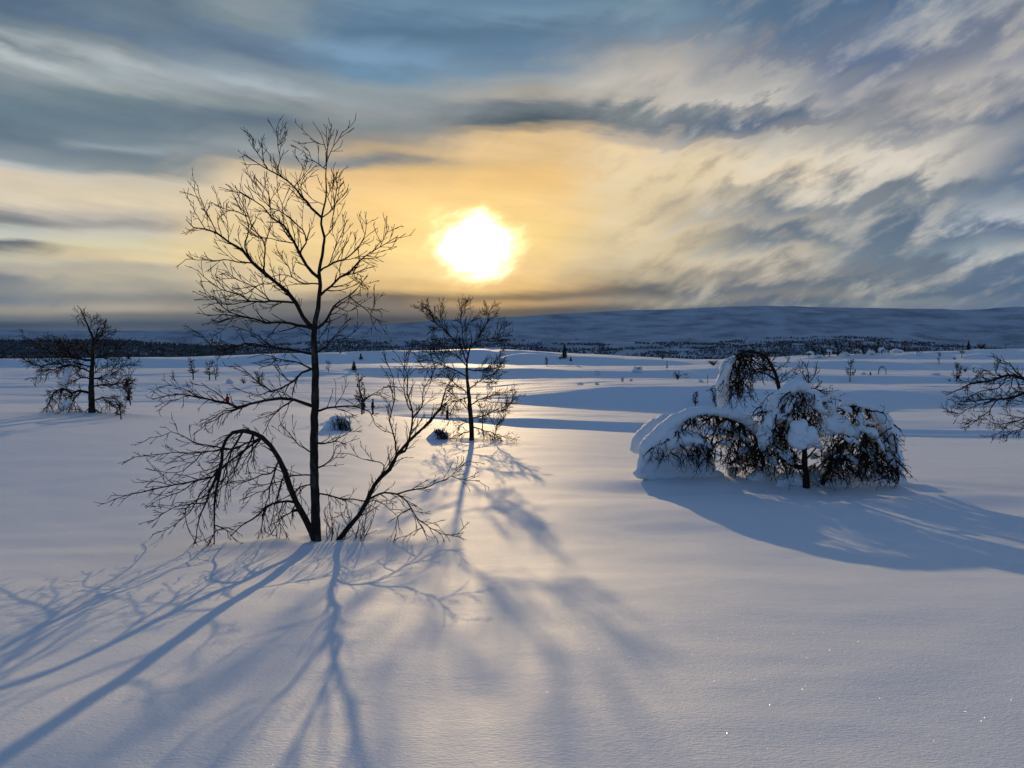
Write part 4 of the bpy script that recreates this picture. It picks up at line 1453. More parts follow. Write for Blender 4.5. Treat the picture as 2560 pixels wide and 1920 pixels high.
    snow_blob('snow_cap', spine(conv_z5, sc, [(1120, 560, 26), (1085, 640, 36), (1065, 720, 42), (1075, 800, 34), (1090, 850, 22)], d - .05, 0.45, 1.2) +
              spine(conv_z5, sc, [(1120, 690, 30, -.2), (1110, 760, 30, -.2)], d), root, 0.024, 0.6, 3, seed=3)
    snow_blob('snow_lump', spine(conv_z5, sc, [(1300, 660, 44), (1350, 650, 44), (1320, 710, 62), (1300, 770, 44), (1340, 790, 38)], d - .45, 0.5, 0.9), root, 0.022, 0.75, 2, seed=4)
    snow_blob('snow_lump', spine(conv_z5, sc, [(1370, 740, 34), (1420, 700, 44), (1430, 740, 44), (1390, 755, 36)], d - .5, 0.5, 0.9), root, 0.022, 0.75, 2, seed=9)
    snow_blob('snow_lump', spine(conv_z5, sc, [(1560, 630, 54), (1600, 600, 46), (1630, 640, 60), (1590, 670, 50)], d - .25, 0.5, 0.9), root, 0.022, 0.75, 2, seed=6)
    snow_blob('snow_lump', spine(conv_z5, sc, [(1680, 690, 40), (1720, 690, 44), (1745, 720, 34)], d - .3, 0.5, 0.9), root, 0.022, 0.75, 2, seed=7)
    for (x0_, x1_, sd_) in ((960, 1190, 31), (1430, 1640, 32), (1640, 1900, 33), (1880, 2080, 34)):
        snow_blob('snow_mound', spine(conv_z5, sc, [(x0_, 1065, 34, .55), ((x0_ * 2 + x1_) / 3, 1020, 62, .6), ((x0_ + 2 * x1_) / 3, 1005, 66, .65), (x1_, 1060, 40, .55)], d, 0.45, 1.0), root, 0.03, 0.4, 4, seed=sd_)
    for (x, y, rr, dd) in ((1180, 640, 30, .1), (1240, 560, 26, .25), (1440, 600, 28, .3), (1480, 720, 30, .3), (1220, 800, 34, .3), (1440, 880, 30, .35)):
        snow_blob('snow_lump', spine(conv_z5, sc, [(x - rr * .5, y + 6, rr * .7, dd), (x + rr * .1, y - 6, rr * .8, dd), (x + rr * .7, y + 4, rr * .55, dd)], d), root, 0.024, 0.7, 2, seed=x)
    snow_blob('snow_mound', spine(conv_z5, sc, [(1180, 1075, 30, .1), (1260, 1030, 62, .15), (1330, 1050, 50, .15), (1420, 1000, 60, .4), (1500, 1060, 46, .1), (1640, 1080, 50, .1), (1720, 1095, 40, 0)], d, 0.45, 1.0), root, 0.03, 0.3, 5, seed=8)

    # (4) hanging birch at the right of the clump
    d = 15.7
    root, T = start(1560, 1060, d, 'snow-laden birch hanging over to the ground, right side of the snowy clump')
    q, r = T.limb([(1500, 1085), (1530, 1010), (1580, 900), (1680, 760), (1760, 660), (1830, 600), (1850, 560), (1800, 520), (1720, 510), (1650, 530)], 36, 10, 0.0, jit=0.8)
    mb = MB()
    mb.tube(q, r, 8)
    st = mb.build('stem', 'branch', root)
    tw = MB()
    grow(tw, rnd, q, r, 2, dict(twP, gap=0.08))
    tw.build('twigs', 'twig', st)
    G = [[([(1740, 680), (1820, 700), (1900, 760), (1960, 860), (2010, 980), (2040, 1080)], 20, -0.1)],
         [([(1690, 750), (1780, 800), (1850, 880), (1900, 980), (1920, 1070)], 18, -0.2)],
         [([(1800, 640), (1900, 640), (1980, 700), (2030, 800)], 16, 0.1)],
         [([(1590, 890), (1680, 880), (1760, 940), (1820, 1040)], 16, -0.2)],
         [([(1660, 530), (1700, 560), (1750, 640)], 10, -0.1), ([(1780, 515), (1760, 580), (1790, 660)], 10)]]
    add_tree(root, T, G, twP, 2)
    limb_snow(conv_z5, sc, d - .1, root, [it[0] for g_ in G for it in g_] + [[(1600, 760), (1660, 740), (1710, 790)], [(1780, 850), (1840, 840), (1890, 890)], [(1880, 760), (1930, 780), (1960, 840)],
              [(1660, 900), (1720, 900), (1770, 950)], [(1560, 950), (1620, 960)], [(1900, 940), (1960, 980)]], rnd, 11, 28, 0.2)
    tw = MB()
    arc = [(1640, 540), (1700, 515), (1780, 515), (1840, 545)]
    curtain(T, tw, conv_z5, 1645, 1840, 0, 0, 45, d, rnd, 0.2, (80, 220), arc=arc)
    curtain(T, tw, conv_z5, 1550, 1850, 720, 900, 130, d, rnd, 0.35, (90, 210))
    curtain(T, tw, conv_z5, 1480, 1760, 860, 1000, 100, d - .2, rnd, 0.2, (70, 150))
    curtain(T, tw, conv_z5, 1760, 2060, 900, 1020, 70, d - .2, rnd, 0.2, (50, 120))
    curtain(T, tw, conv_z5, 1800, 2050, 640, 960, 170, d - .15, rnd, 0.3, (90, 200))
    curtain(T, tw, conv_z5, 1600, 1750, 600, 760, 40, d + .2, rnd, 0.2, (90, 200))
    tw.build('twigs', 'twig', root)
    snow_blob('snow_cap', spine(conv_z5, sc, [(1650, 500, 22), (1720, 488, 30), (1800, 510, 36), (1880, 560, 52), (1950, 630, 60), (1990, 720, 52), (2005, 800, 44), (2035, 880, 46), (2050, 960, 34)], d + .12, 0.42, 1.5) +
              spine(conv_z5, sc, [(1850, 610, 36), (1900, 660, 60), (1930, 760, 56), (1960, 860, 44)], d + .35, 0.45, 1.0), root, 0.024, 0.5, 3, seed=12)
    for (x, y, rr, dd) in ((1680, 800, 34, .3), (1620, 900, 38, .3), (1830, 760, 34, .3), (1820, 880, 34, .3), (1560, 860, 40, .3)):
        snow_blob('snow_lump', spine(conv_z5, sc, [(x - rr * .4, y, rr * .9, dd), (x + rr * .5, y - 8, rr * .8, dd)], d), root, 0.028, 0.5, 3, seed=x)

    # (5) hooped birch behind
    d = 18.2
    root, T = start(1195, 800, d, 'hooped birch with a column of snow on its bent tip, behind the snow arch')
    q, r = T.limb([(1200, 820), (1198, 600), (1185, 390), (1165, 300), (1130, 210), (1080, 150), (1000, 120), (920, 130), (870, 160), (845, 230), (830, 320)], 40, 10, 0.0, jit=0.8)
    mb = MB()
    mb.tube(q, r, 8)
    st = mb.build('stem', 'branch', root)
    tw = MB()
    grow(tw, rnd, q[6:], r[6:], 2, dict(twP, gap=0.08, len=0.4))
    G = [[([(1150, 260), (1080, 240), (1000, 250), (930, 300), (900, 380)], 16, 0.1), ([(1000, 250), (980, 340), (970, 440)], 10)],
         [([(1170, 320), (1110, 280), (1040, 270), (960, 290)], 14, -0.2)],
         [([(900, 145), (890, 240), (860, 330), (800, 420), (780, 500)], 16, 0.0), ([(880, 250), (900, 350), (880, 450)], 10)],
         [([(1100, 170), (1080, 110), (1060, 90)], 8, 0.2, dict(up=.06)), ([(1120, 190), (1160, 140), (1140, 110)], 9, None, dict(up=.06)), ([(1150, 250), (1230, 210), (1270, 160)], 5, None, dict(up=.06))],
         [([(1178, 350), (1230, 320), (1280, 280), (1330, 210)], 7, 0.1, dict(up=.06)), ([(1180, 330), (1240, 280), (1290, 250)], 7, None, dict(up=.06))],
         [([(1185, 390), (1130, 420), (1070, 480), (1040, 560)], 9, 0.1)]]
    tw.build('twigs', 'twig', st)
    add_tree(root, T, G, twP, 2)
    tw = MB()
    arc = [(830, 240), (870, 170), (920, 140), (1000, 130), (1080, 160), (1130, 220)]
    curtain(T, tw, conv_z5, 835, 960, 0, 0, 60, d, rnd, 0.25, (120, 330), arc=arc)
    curtain(T, tw, conv_z5, 960, 1120, 0, 0, 30, d, rnd, 0.25, (80, 200), arc=arc)
    curtain(T, tw, conv_z5, 760, 960, 300, 430, 90, d, rnd, 0.25, (70, 170))
    tw.build('twigs', 'twig', root)
    snow_blob('snow_cap', spine(conv_z5, sc, [(850, 165, 22), (820, 195, 36), (795, 240, 46), (795, 280, 36), (775, 320, 44), (775, 380, 46), (770, 440, 38), (755, 500, 24), (750, 525, 14)], d - .05, 0.4, 1.0), root, 0.028, 0.45, 4, seed=22)
    tw = MB()


snow_bushes()


# ---------------------------------------------- small trees, bushes and people further off
def proto_birch(seed, dense, lean=0.0, arch=False):
    """unit-height little birch, returns (trunk MB, crown MB)"""
    rnd = random.Random(seed)
    tr, cr = MB(), MB()
    P = dict(len=0.26, gap=0.06 / dense, up=0.06, crook=0.28, ratio=0.5, rmin=0.0105, rmax=0.016, step=0.06, start=0.1, shrink=0.45, gshrink=0.9)
    if arch:
        pts = [Vector((0, 0, -0.05)), Vector((0.02, 0, 0.4)), Vector((0.12, 0.02, 0.8)), Vector((0.38, 0.03, 1.0)), Vector((0.68, 0.05, 0.8)), Vector((0.82, 0.06, 0.4)), Vector((0.86, 0.05, 0.08))]
        q = crom(pts, 0.06)
        r = [0.05 * (1 - 0.7 * i / len(q)) for i in range(len(q))]
        tr.tube(q, r, 5)
        grow(cr, rnd, q, r, 2, dict(P, up=-0.12, len=0.34))
        return tr, cr
    n = rnd.choice((1, 1, 2, 3))
    for k in range(n):
        a = rnd.random() * 6.28
        sp = 0.0 if n == 1 else rnd.uniform(0.15, 0.4)
        h = 1.0 if k == 0 else rnd.uniform(0.6, 0.95)
        pts = [Vector((0, 0, -0.05))]
        for i in range(1, 6):
            t = i / 5
            pts.append(Vector((sp * t * math.cos(a) + lean * t * t + rnd.uniform(-.03, .03), sp * t * math.sin(a) + rnd.uniform(-.03, .03), h * t)))
        q = crom(pts, 0.05)
        r = [0.030 * (1 - 0.85 * i / len(q)) + 0.003 for i in range(len(q))]
        tr.tube(q, r, 5)
        m = int(9 * dense)
        for j in range(m):
            f = rnd.uniform(0.18, 0.92)
            i = int(f * (len(q) - 1))
            aa = rnd.random() * 6.28
            L = rnd.uniform(0.2, 0.42) * (1.1 - 0.6 * f)
            b = [q[i]]
            dd = Vector((math.cos(aa), math.sin(aa), rnd.uniform(0.2, 0.9))).normalized()
            for _ in range(6):
                dd = (dd + rvec(rnd) * 0.25 + Vector((0, 0, 0.05))).normalized()
                b.append(b[-1] + dd * L / 6)
            br = [0.011 * (1 - .7 * s / 6) for s in range(7)]
            cr.tube(b, br, 4)
            grow(cr, rnd, b, br, 2, P)
    return tr, cr


def data_of(mb, name, mat):
    me = bpy.data.meshes.new(name)
    me.from_pydata([tuple(v) for v in mb.v], [], mb.f)
    me.materials.append(M[mat])
    me.polygons.foreach_set('use_smooth', [True] * len(me.polygons))
    return me


def prim(name, me, parent):
    o = bpy.data.objects.new(name, me)
    COL.objects.link(o)
    o.parent = parent
    if name in ('twigs', 'crown'):
        o['kind'] = 'stuff'
    return o


BIRCH = []
for s in range(6):
    t, c = proto_birch(100 + s, 1.0 + 0.25 * (s % 3), lean=(-0.1, 0.12, 0)[s % 3])
    BIRCH.append((data_of(t, 'trunk', 'branch'), data_of(c, 'crown', 'twig')))
ARCH = []
for s in range(3):
    t, c = proto_birch(200 + s, 1.1, arch=True)
    ARCH.append((data_of(t, 'stem', 'branch'), data_of(c, 'twigs', 'twig')))
SHRUB = []
for s in range(3):
    rnd = random.Random(300 + s)
    t, c = MB(), MB()
    for k in range(16):
        a = rnd.random() * 6.28
        sp = rnd.uniform(0.1, 0.75)
        h = rnd.uniform(0.5, 1.0) * (1 - 0.35 * sp)
        q = crom([Vector((0, 0, -.05)), Vector((sp * .45 * math.cos(a), sp * .45 * math.sin(a), h * .5)), Vector((sp * math.cos(a), sp * math.sin(a), h))], 0.07)
        r = [0.02 * (1 - .7 * i / len(q)) for i in range(len(q))]
        t.tube(q, r, 4)
        grow(c, rnd, q, r, 2, dict(len=0.32, gap=0.06, up=0.02, crook=0.3, ratio=.5, rmin=.007, rmax=.012, step=.06, start=.2))
    SHRUB.append((data_of(t, 'stems', 'branch'), data_of(c, 'twigs', 'twig')))


def proto_spruce(seed):
    rnd = random.Random(seed)
    t, c = MB(), MB()
    t.tube([Vector((0, 0, -.05)), Vector((0.01, 0, .5)), Vector((0, 0, 1.0))], [.03, .018, .004], 5)
    for lay in range(15):
        z = 0.08 + 0.9 * lay / 15
        R0 = 0.30 * (1 - z) ** 0.8 * rnd.uniform(0.75, 1.15) + 0.02
        n = 9
        for k in range(n):
            a = k * 6.283 / n + rnd.random()
            L = R0 * rnd.uniform(0.7, 1.15)
            p0 = Vector((0, 0, z))
            q = [p0, p0 + Vector((math.cos(a) * L * .5, math.sin(a) * L * .5, 0.0)), p0 + Vector((math.cos(a) * L, math.sin(a) * L, -0.05 - 0.12 * L))]
            c.tube(q, [0.012, 0.022 + 0.02 * (1 - z), 0.004], 4)
    return data_of(t, 'trunk', 'branch'), data_of(c, 'crown', 'needle')


SPRUCE = [proto_spruce(1), proto_spruce(2)]


def unit_cap(seed, balls):
    o = snow_blob('snow_cap', [(Vector(c), r) for c, r in balls], None, 0.06, 0.4, 3, seed=seed)
    me = o.data
    bpy.data.objects.remove(o)
    return me


CAPS = [unit_cap(1, [((.1, 0, .75), (.26, .3, .16)), ((.38, 0, .9), (.3, .3, .16)), ((.65, 0, .72), (.22, .28, .16)), ((.8, 0, .45), (.16, .22, .2))]),
        unit_cap(2, [((0, 0, .45), (.55, .5, .42)), ((.4, 0, .3), (.45, .45, .3)), ((-.4, 0, .2), (.4, .45, .25))]),
        unit_cap(3, [((-.35, 0, .25), (.5, .5, .35)), ((.15, 0, .45), (.45, .45, .35)), ((.55, 0, .2), (.45, .45, .3))])]

PLANTS = 'small trees and bushes scattered over the snowfield'
ROW = 'snow-dusted birches along the crest at right'
spots = [
    # kind, base px, base py, height px, label, cat, group, variant, width factor
    ('birch', 431, 951, 22, 'tiny thin birch sapling, leftmost of the small trees beside the left birch', 'tree', 0, 0),
    ('birch', 483, 950, 46, 'small bare birch on the snowfield, left one of a close pair', 'tree', 1, 0),
    ('birch', 524, 951, 43, 'small bare bushy birch on the snowfield, right one of a close pair', 'tree', 2, 0),
    ('birch', 540, 951, 36, 'slim small birch touching the right side of a bushy pair', 'tree', 0, 0),
    ('capshrub', 574, 959, 12, 'low snow-covered bush just above the skier in red', 'bush', 0, 0),
    ('shrub', 610, 959, 14, 'little dark bush right of a low snowy bush, above the skier in red', 'bush', 0, 0),
    ('birch', 650, 963, 33, 'faint small birch right of the little dark bush', 'tree', 3, 0),
    ('mound', 467, 966, 7, 'flat snow hump below the small pair of birches', 'snow mound', 0, 0),
    ('birch', 822, 931, 26, 'thin leaning sapling right of the tall birch trunk, far off', 'tree', 4, 0),
    ('spruce', 885, 926, 22, 'small dark spruce with long shadow, far behind the tall birch', 'tree', 0, 1.2),
    ('spruce', 902, 899, 14, 'tiny dark spruce on the far slope above a slightly larger one', 'tree', 1, 1.2),
    ('spruce', 1411, 897, 32, 'pointed dark spruce alone on the far snow hill', 'tree', 0, 0.9),
    ('shrub', 1400, 899, 7, 'dark juniper clump at the left foot of the lone pointed spruce', 'bush', 0, 1.3),
    ('spruce', 1427, 904, 11, 'tiny dark spruce just right of the lone pointed spruce', 'tree', 1, 1.0),
    ('birch', 1366, 914, 18, 'dead snag left below the lone pointed spruce', 'tree', 5, 0.6),
    ('caparch', 1224, 969, 8, 'small hooped snowy bush right of the second birch trunk', 'bush', 1, 0),
    ('capshrub', 1495, 937, 9, 'dark snow-topped bush in the middle of the sunlit field', 'bush', 1, 0),
    ('capshrub', 1594, 931, 16, 'snow-capped bush with long shadow on the sunlit field', 'bush', 2, 0),
    ('birch', 1667, 929, 22, 'crooked broken snag standing on the field left of the hooped birch', 'tree', 1, 0.5),
    ('shrub', 1694, 949, 20, 'dark spreading bush below the crooked broken snag', 'bush', 0, 0),
    ('capshrub', 1716, 945, 11, 'snow-capped low bush right of the dark spreading bush', 'bush', 2, 0),
    ('birch', 1556, 956, 12, 'tiny twig tuft on the sunlit field, left of a bent tuft', 'bush', 3, 1.0),
    ('shrub', 1577, 954, 7, 'tiny dark tuft on the sunlit field, right of a twig tuft', 'bush', 1, 0),
    ('mound', 1450, 961, 5, 'low snow hump at the brow of the shaded slope', 'snow mound', 1, 0),
    ('capshrub', 1492, 961, 6, 'snow-covered tuft on the brow of the shaded slope', 'bush', 2, 0),
    ('capshrub', 1752, 956, 8, 'snow-covered low bush left of a thin twig, near the hooped birch', 'bush', 0, 0),
    ('birch', 1769, 963, 24, 'thin upright twig left beside the hooped birch', 'tree', 0, 0.4),
    ('shrub', 1656, 898, 11, 'dark round bush on the skyline right of the lone spruce', 'bush', 1, 0),
    ('shrub', 1784, 914, 15, 'wide dark bush on the skyline left of the hooped birch', 'bush', 2, 1.5),
    ('shrub', 1370, 880, 4, 'tiny dark bush on the crest left of the lone spruce', 'bush', 0, 1.2),
    ('shrub', 850, 884, 6, 'tiny dark bush on the left crest behind the tall birch', 'bush', 1, 1.4),
    ('birch', 1738, 1016, 30, 'small twiggy sapling on the shaded slope above the snow arch', 'tree', 5, 0.7),
    ('birch', 1790, 1018, 42, 'twiggy sapling between the snow arch and the snow column', 'tree', 3, 0.7),
    ('birch', 2125, 955, 48, 'small bare birch on the field above the snowy clump', 'tree', 2, 0.8),
    ('capshrub', 2158, 937, 7, 'low dark snowy bush right of the small bare birch', 'bush', 1, 0),
    ('spruce', 2176, 938, 8, 'tiny dark spruce between a low bush and a hooped bush', 'tree', 1, 1.2),
    ('arch', 2196, 937, 18, 'bare hooped bush on the right field', 'bush', 2, 0),
    ('birch', 2348, 911, 27, 'leaning small birch on the far right slope', 'tree', 4, 0.8),
    ('birch', 2404, 893, 28, 'small birch high on the far right slope', 'tree', 1, 0.8),
    ('shrub', 2386, 900, 7, 'small dark tuft left below the small high birch', 'bush', 0, 1.0),
    ('capshrub', 2298, 887, 13, 'snow-draped bush on the right slope', 'bush', 0, 0),
    ('birch', 2391, 955, 40, 'bare little birch left of the right edge tree branches', 'tree', 5, 0.6),
    ('shrub', 2374, 956, 7, 'small dark tuft at the left of the bare little birch', 'bush', 1, 0.8),
    ('shrub', 2412, 931, 13, 'dark bush above the right edge tree, left one of two', 'bush', 0, 0),
    ('caparch', 2434, 930, 16, 'snowy hooped bush above the right edge tree, right one of two', 'bush', 1, 0),
    ('birch', 2490, 928, 24, 'faint small birch behind the top branch of the right edge tree', 'tree', 3, 0.7),
    ('mound', 2339, 938, 6, 'small snow hump on the right field', 'snow mound', 2, 0),
    ('shrub', 2452, 871, 17, 'round bush on the skyline at far right', 'bush', 2, 1.1),
    ('spruce', 2421, 873, 22, 'pointed tree on the skyline left of the round bush', 'tree', 0, 0.9),
    ('birch', 2394, 875, 15, 'small bushy tree on the skyline left of the pointed tree', 'tree', 2, 1.2),
    ('birch', 2514, 872, 11, 'tiny twig on the skyline at far right', 'tree', 0, 0.6),
    ('shrub', 320, 899, 13, 'dark bush on the skyline right of the left birch', 'bush', 0, 1.0),
    ('shrub', 3, 898, 9, 'dark bush on the skyline at the left edge of the picture', 'bush', 1, 1.0),
    ('birch', 36, 902, 9, 'tiny twig on the left skyline, left of the left birch', 'tree', 3, 0.5),
    ('birch', 327, 1013, 58, 'slender young birch right behind the left birch', 'tree', 5, 0.7),
    ('birch', 303, 1049, 42, 'low leaning sapling at the right foot of the left birch', 'tree', 4, 1.1),
    ('birch', 905, 1036, 88, 'young birch beside the two dark-clothed walkers', 'tree', 1, 0.8),
    ('birch', 1206, 1076, 60, 'dark leafless bush half hidden behind the second birch', 'bush', 2, 0.7),
]


def place_spots():
    rnd = random.Random(9)
    for i, (kind, px, py, hp, label, cat, var, wf) in enumerate(spots):
        d = None
        for dy in (0, 2, 4, 7, 10, 14):
            d = ground_hit(px, py + dy)
            if d is not None and d < 345:
                break
        if d is None or d > 345:
            print('SPOT off ground', label, d)
            continue
        p = PX(px, py, d)
        h = 1.15 * hp * d / 1920.0
        z = gzs(p.x, p.y)
        nm = {'birch': 'small_birch', 'shrub': 'bush', 'spruce': 'spruce_tree', 'arch': 'bent_bush', 'caparch': 'bent_bush', 'capshrub': 'snowy_bush', 'mound': 'snow_mound'}[kind]
        root = empty(nm, Vector((p.x, p.y, z)), label, cat, PLANTS)
        root.scale = (h, h, h)
        root.rotation_euler = (0, 0, rnd.choice((0, 3.14)) + rnd.uniform(-.5, .5))
        w = wf or 1.0
        if kind == 'mound':
            root.scale = (h * 2.2, h * 1.6, h)
            prim('snow_cap', CAPS[1], root)
            continue
        A = {'birch': BIRCH, 'shrub': SHRUB, 'spruce': SPRUCE, 'arch': ARCH, 'caparch': ARCH, 'capshrub': SHRUB}[kind]
        a, b = A[var % len(A)]
        prim('stem' if A in (ARCH, SHRUB) else 'trunk', a, root)
        prim('crown' if A in (BIRCH, SPRUCE) else 'twigs', b, root)
        if w != 1.0:
            root.scale = (h * w, h * w, h)
        if kind == 'caparch':
            prim('snow_cap', CAPS[0], root)
        if kind == 'capshrub':
            c = prim('snow_cap', CAPS[2], root)
            c.scale = (0.85, 0.85, 0.8)
    # the row on the right crest
    row = [(2022, 893, 32), (2037, 892, 36), (2046, 894, 22), (2060, 891, 30), (2073, 892, 40), (2095, 890, 34), (2112, 889, 28), (2124, 889, 38), (2140, 887, 33),
           (2160, 886, 36), (2178, 885, 26), (2190, 882, 30), (2205, 882, 34), (2222, 881, 22), (2240, 878, 28), (2262, 876, 22)]
    word = ['first', 'second', 'third', 'fourth', 'fifth', 'sixth', 'seventh', 'eighth', 'ninth', 'tenth', 'eleventh', 'twelfth', 'thirteenth', 'fourteenth', 'fifteenth', 'sixteenth']
    for i, (px, py, hp) in enumerate(row):
        d = None
        for dy in (0, 2, 4, 8, 12, 18):
            d = ground_hit(px, py + dy)
            if d is not None and d < 345:
                break
        if d is None or d > 345:
            d = 285
        d = min(d, 292)
        p = PX(px, py, d)
        h = hp * d / 1920.0
        root = empty('small_birch', Vector((p.x, p.y, gzs(p.x, p.y))), 'snow-dusted birch, %s from the left in the row along the right crest' % word[i], 'tree', ROW)
        root.scale = (h * 1.1, h * 1.1, h)
        root.rotation_euler = (0, 0, rnd.random() * 6.28)
        a, b = BIRCH[i % 6]
        prim('trunk', a, root)
        prim('crown', b, root)
        if i % 2 == 0:
            c = prim('snow_cap', CAPS[2 if i % 4 else 0], root)
            c.scale = (0.55, 0.55, 0.4)
            c.location = (-0.1, 0, 0.05)


place_spots()


def near_snowy_bush(px0, px1, ytop, ybase, label, seed):
    """snow-buried bush with twigs hanging out on its right"""
    d = ground_hit((px0 + px1) / 2, ybase) or 40
    s = d / 1920.0
    W, H = (px1 - px0) * s, (ybase - ytop) * s
    p = PX((px0 + px1) / 2, ybase, d)
    base = Vector((p.x, p.y, gzs(p.x, p.y)))
    root = empty('snowy_bush', base, label, 'bush', PLANTS)
    rnd = random.Random(seed)
    B = lambda x, z, r, y=0: (base + Vector((x * W, y, z * H * 0.85)), (r * W * 0.9, r * W * 0.8, r * H * 1.1))
    snow_blob('snow_cap', [B(-.30, .0, .26), B(.0, .0, .34), B(.25, -.02, .26), B(-.25, .22, .22), B(-.3, .1, .2), B(-.12, .48, .19), B(0.03, .66, .14), B(.2, .55, .12), B(0, .25, .28), B(.22, .3, .2, .2)], root, 0.05, 0.35, 4, seed=seed)
    mb, tw = MB(), MB()
    for k in range(34):
        x, z = rnd.uniform(-.14, .46), rnd.uniform(.30, .86)
        q = [base + Vector((x * W, rnd.uniform(-.42, .0) * W, z * H))]
        dd = Vector((rnd.uniform(-.4, .8), rnd.uniform(-.5, .3), -.7)).normalized()
        for _ in range(6):
            dd = (dd + rvec(rnd) * .35 + Vector((0, 0, -.1))).normalized()
            q.append(q[-1] + dd * H * .11)
        mb.tube(q, [.013 * (1 - .1 * i) for i in range(7)], 4)
        grow(tw, rnd, q, [.014] * 7, 2, dict(len=.35, gap=.1, up=0, crook=.35, ratio=.6, rmin=.006, rmax=.01, step=.07, start=.1))
    st = mb.build('stems', 'branch', root)
    tw.build('twigs', 'twig', st)


near_snowy_bush(806, 882, 1022, 1074, 'snow-smothered bush right of the tall birch trunk, on the sunlit slope', 51)
near_snowy_bush(1068, 1122, 1062, 1097, 'snow-smothered bush left of the second birch foot', 52)


# ---------------------------------------------- people on the ski trail
def skin_mesh(name, nodes, edges, mat, parent, sub=1, root=0):
    me = bpy.data.meshes.new(name)
    me.from_pydata([n[0] for n in nodes], edges, [])
    ob = bpy.data.objects.new('tmp', me)
    COL.objects.link(ob)
    ob.modifiers.new('s', 'SKIN')
    sv = me.skin_vertices[0].data
    for i, nd in enumerate(nodes):
        r = nd[1]
        sv[i].radius = r if isinstance(r, tuple) else (r, r)
        sv[i].use_root = (i == root)
    sb = ob.modifiers.new('u', 'SUBSURF')
    sb.levels = sb.render_levels = sub
    dg = bpy.context.evaluated_depsgraph_get()
    m2 = bpy.data.meshes.new_from_object(ob.evaluated_get(dg))
    bpy.data.objects.remove(ob)
    bpy.data.meshes.remove(me)
    m2.materials.clear()
    m2.materials.append(M[mat])
    m2.polygons.foreach_set('use_smooth', [True] * len(m2.polygons))
    m2.name = name
    return prim(name, m2, parent)


def ball_mesh(name, c, r, mat, parent, squash=1.0, dent=None):
    bm = bmesh.new()
    bmesh.ops.create_icosphere(bm, subdivisions=3, radius=1.0)
    for v in bm.verts:
        k = 1.0
        if dent:
            k = dent(v.co)
        v.co = Vector((v.co.x * r[0] * k + c[0], v.co.y * r[1] * k + c[1], v.co.z * r[2] * k + c[2]))
    me = bpy.data.meshes.new(name)
    bm.to_mesh(me)
    bm.free()
    me.materials.append(M[mat])
    me.polygons.foreach_set('use_smooth', [True] * len(me.polygons))
    return prim(name, me, parent)


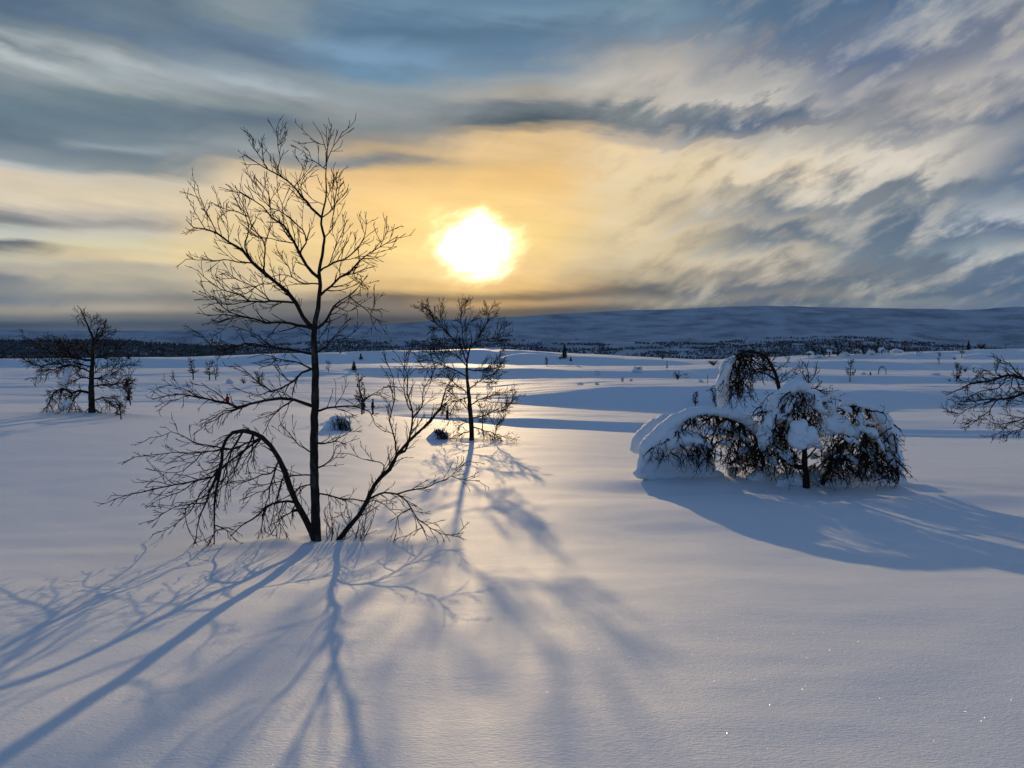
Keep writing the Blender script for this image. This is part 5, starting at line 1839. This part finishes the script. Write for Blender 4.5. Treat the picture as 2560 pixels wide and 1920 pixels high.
def person(px, ytop, d, label, jacket, trousers, heading, poles, H=1.72, reach=0.3):
    """figure facing local -Y... heading turns it; stands on the trail floor"""
    p = PX(px, ytop, d)
    z = gzs(p.x, p.y)
    root = empty('person', Vector((p.x, p.y, z)), label, 'person', 'people on the ski trail')
    s = max(0.8, min(1.15, (p.z - z) / H))
    root.scale = (s, s, s)
    root.rotation_euler = (0, 0, heading)
    # body: legs, torso, neck, arms in one surface (faces +Y)
    hL, hR = (-.11, 0, .90), (.11, 0, .90)
    handL, handR = (-.30, reach + .10, 1.02), (.30, reach, 1.00)
    nodes = [((0, 0, .95), (.155, .115)), ((0, .01, 1.15), (.150, .105)), ((0, .01, 1.34), (.175, .11)), ((0, .02, 1.47), (.06, .06)), ((0, .03, 1.55), (.055, .055)),
             (hL, (.092, .092)), ((-.12, .09, .49), (.064, .064)), ((-.12, .02, .09), (.046, .046)), ((-.12, .15, .05), (.045, .04)),
             (hR, (.092, .092)), ((.12, -.02, .49), (.064, .064)), ((.12, -.14, .10), (.046, .046)), ((.12, -.02, .05), (.045, .04)),
             ((-.20, .01, 1.40), (.062, .062)), ((-.29, .04, 1.15), (.050, .050)), (handL, (.036, .036)),
             ((.20, .01, 1.40), (.062, .062)), ((.29, .02, 1.15), (.050, .050)), (handR, (.036, .036))]
    edges = [(0, 1), (1, 2), (2, 3), (3, 4), (0, 5), (5, 6), (6, 7), (7, 8), (0, 9), (9, 10), (10, 11), (11, 12), (2, 13), (13, 14), (14, 15), (2, 16), (16, 17), (17, 18)]
    body = skin_mesh('body', nodes, edges, trousers, root)
    # jacket over torso and arms
    jn = [((0, 0, .84), (.205, .16)), ((0, 0, 1.0), (.195, .15)), ((0, .01, 1.18), (.180, .135)), ((0, .01, 1.34), (.200, .135)), ((0, .02, 1.46), (.095, .095)),
          ((-.21, .01, 1.39), (.082, .082)), ((-.30, .04, 1.15), (.068, .068)), ((handL[0], handL[1] - .04, handL[2] + .02), (.052, .052)),
          ((.21, .01, 1.39), (.082, .082)), ((.30, .02, 1.15), (.068, .068)), ((handR[0], handR[1] - .04, handR[2] + .02), (.052, .052))]
    je = [(0, 1), (1, 2), (2, 3), (3, 4), (3, 5), (5, 6), (6, 7), (3, 8), (8, 9), (9, 10)]
    skin_mesh('jacket', jn, je, jacket, root)

    def face(c):
        k = 1.0
        if c.y > 0.6:
            if abs(c.x) < 0.2 and -0.25 < c.z < 0.12:
                k += 0.16                         # nose
            if 0.2 < abs(c.x) < 0.55 and 0.0 < c.z < 0.25:
                k -= 0.05                         # eye sockets
            if abs(c.x) < 0.3 and -0.55 < c.z < -0.42:
                k -= 0.03                         # mouth
        if abs(c.x) > 0.9 and abs(c.z) < 0.25:
            k += 0.10                             # ears
        return k
    head = ball_mesh('head', (0, .05, 1.62), (.075, .095, .115), 'skin', root, dent=face)
    ball_mesh('hat', (0, .035, 1.665), (.092, .108, .085), trousers, root, dent=lambda c: 1.0 if c.z > -0.35 else 0.8)
    for hx in (handL, handR):
        g = MB()
        hv = Vector(hx)
        g.tube([hv + Vector((0, -.03, .01)), hv + Vector((0, .02, 0)), hv + Vector((0, .055, -.01))], [.034, .042, .036], 7)
        for k, ln in enumerate((.055, .066, .06, .045)):
            a = hv + Vector(((k - 1.5) * .019, .05, -.005))
            g.tube([a, a + Vector((0, ln * .55, -.012)), a + Vector((0, ln * .55, -.012 - ln * .5))], [.011, .010, .009], 5)
        sx = 1 if hx[0] < 0 else -1
        g.tube([hv + Vector((sx * .03, .0, 0)), hv + Vector((sx * .055, .03, -.01)), hv + Vector((sx * .05, .06, -.03))], [.013, .012, .010], 5)
        o = data_of(g, 'glove', 'black')
        prim('glove', o, root)
        if poles:
            g = MB()
            tip = hv + Vector((0, -.42 if hx is handR else .12, -hx[2] + .02))
            g.tube([hv + Vector((0, .06, .16)), hv + Vector((0, .06, 0)), tip], [.011, .009, .007], 6)
            prim('ski_pole', data_of(g, 'ski_pole', 'pole'), root)
    for sx, y0 in ((-.12, .10), (.12, -.06)):
        g = MB()
        g.tube([Vector((sx, y0 - .75, .02)), Vector((sx, y0 + .7, .02)), Vector((sx, y0 + .9, .04)), Vector((sx, y0 + 1.02, .11))], [.025, .03, .026, .012], 6)
        prim('ski', data_of(g, 'ski', 'pole'), root)


_E = lambda px: float(np.interp(px, CX, _e))
person(569, 985, _E(569) + 3.2, 'person in a red jacket skiing with poles, left of the tall birch', 'red', 'black', R(80), True)
person(931, 998, _E(931) + 3.0, 'person in dark clothes standing upright on the ski trail, right of the tall birch', 'black', 'navy', R(-70), False, reach=0.12)
person(909, 1001, _E(909) + 3.6, 'person in dark clothes mostly hidden behind twigs, just left of another walker', 'navy', 'black', R(-60), False, reach=0.2)
person(1118, 1019, _E(1118) + 3.0, 'person in black beside the second birch, seen through its low branches', 'black', 'black', R(-100), False, reach=0.22)
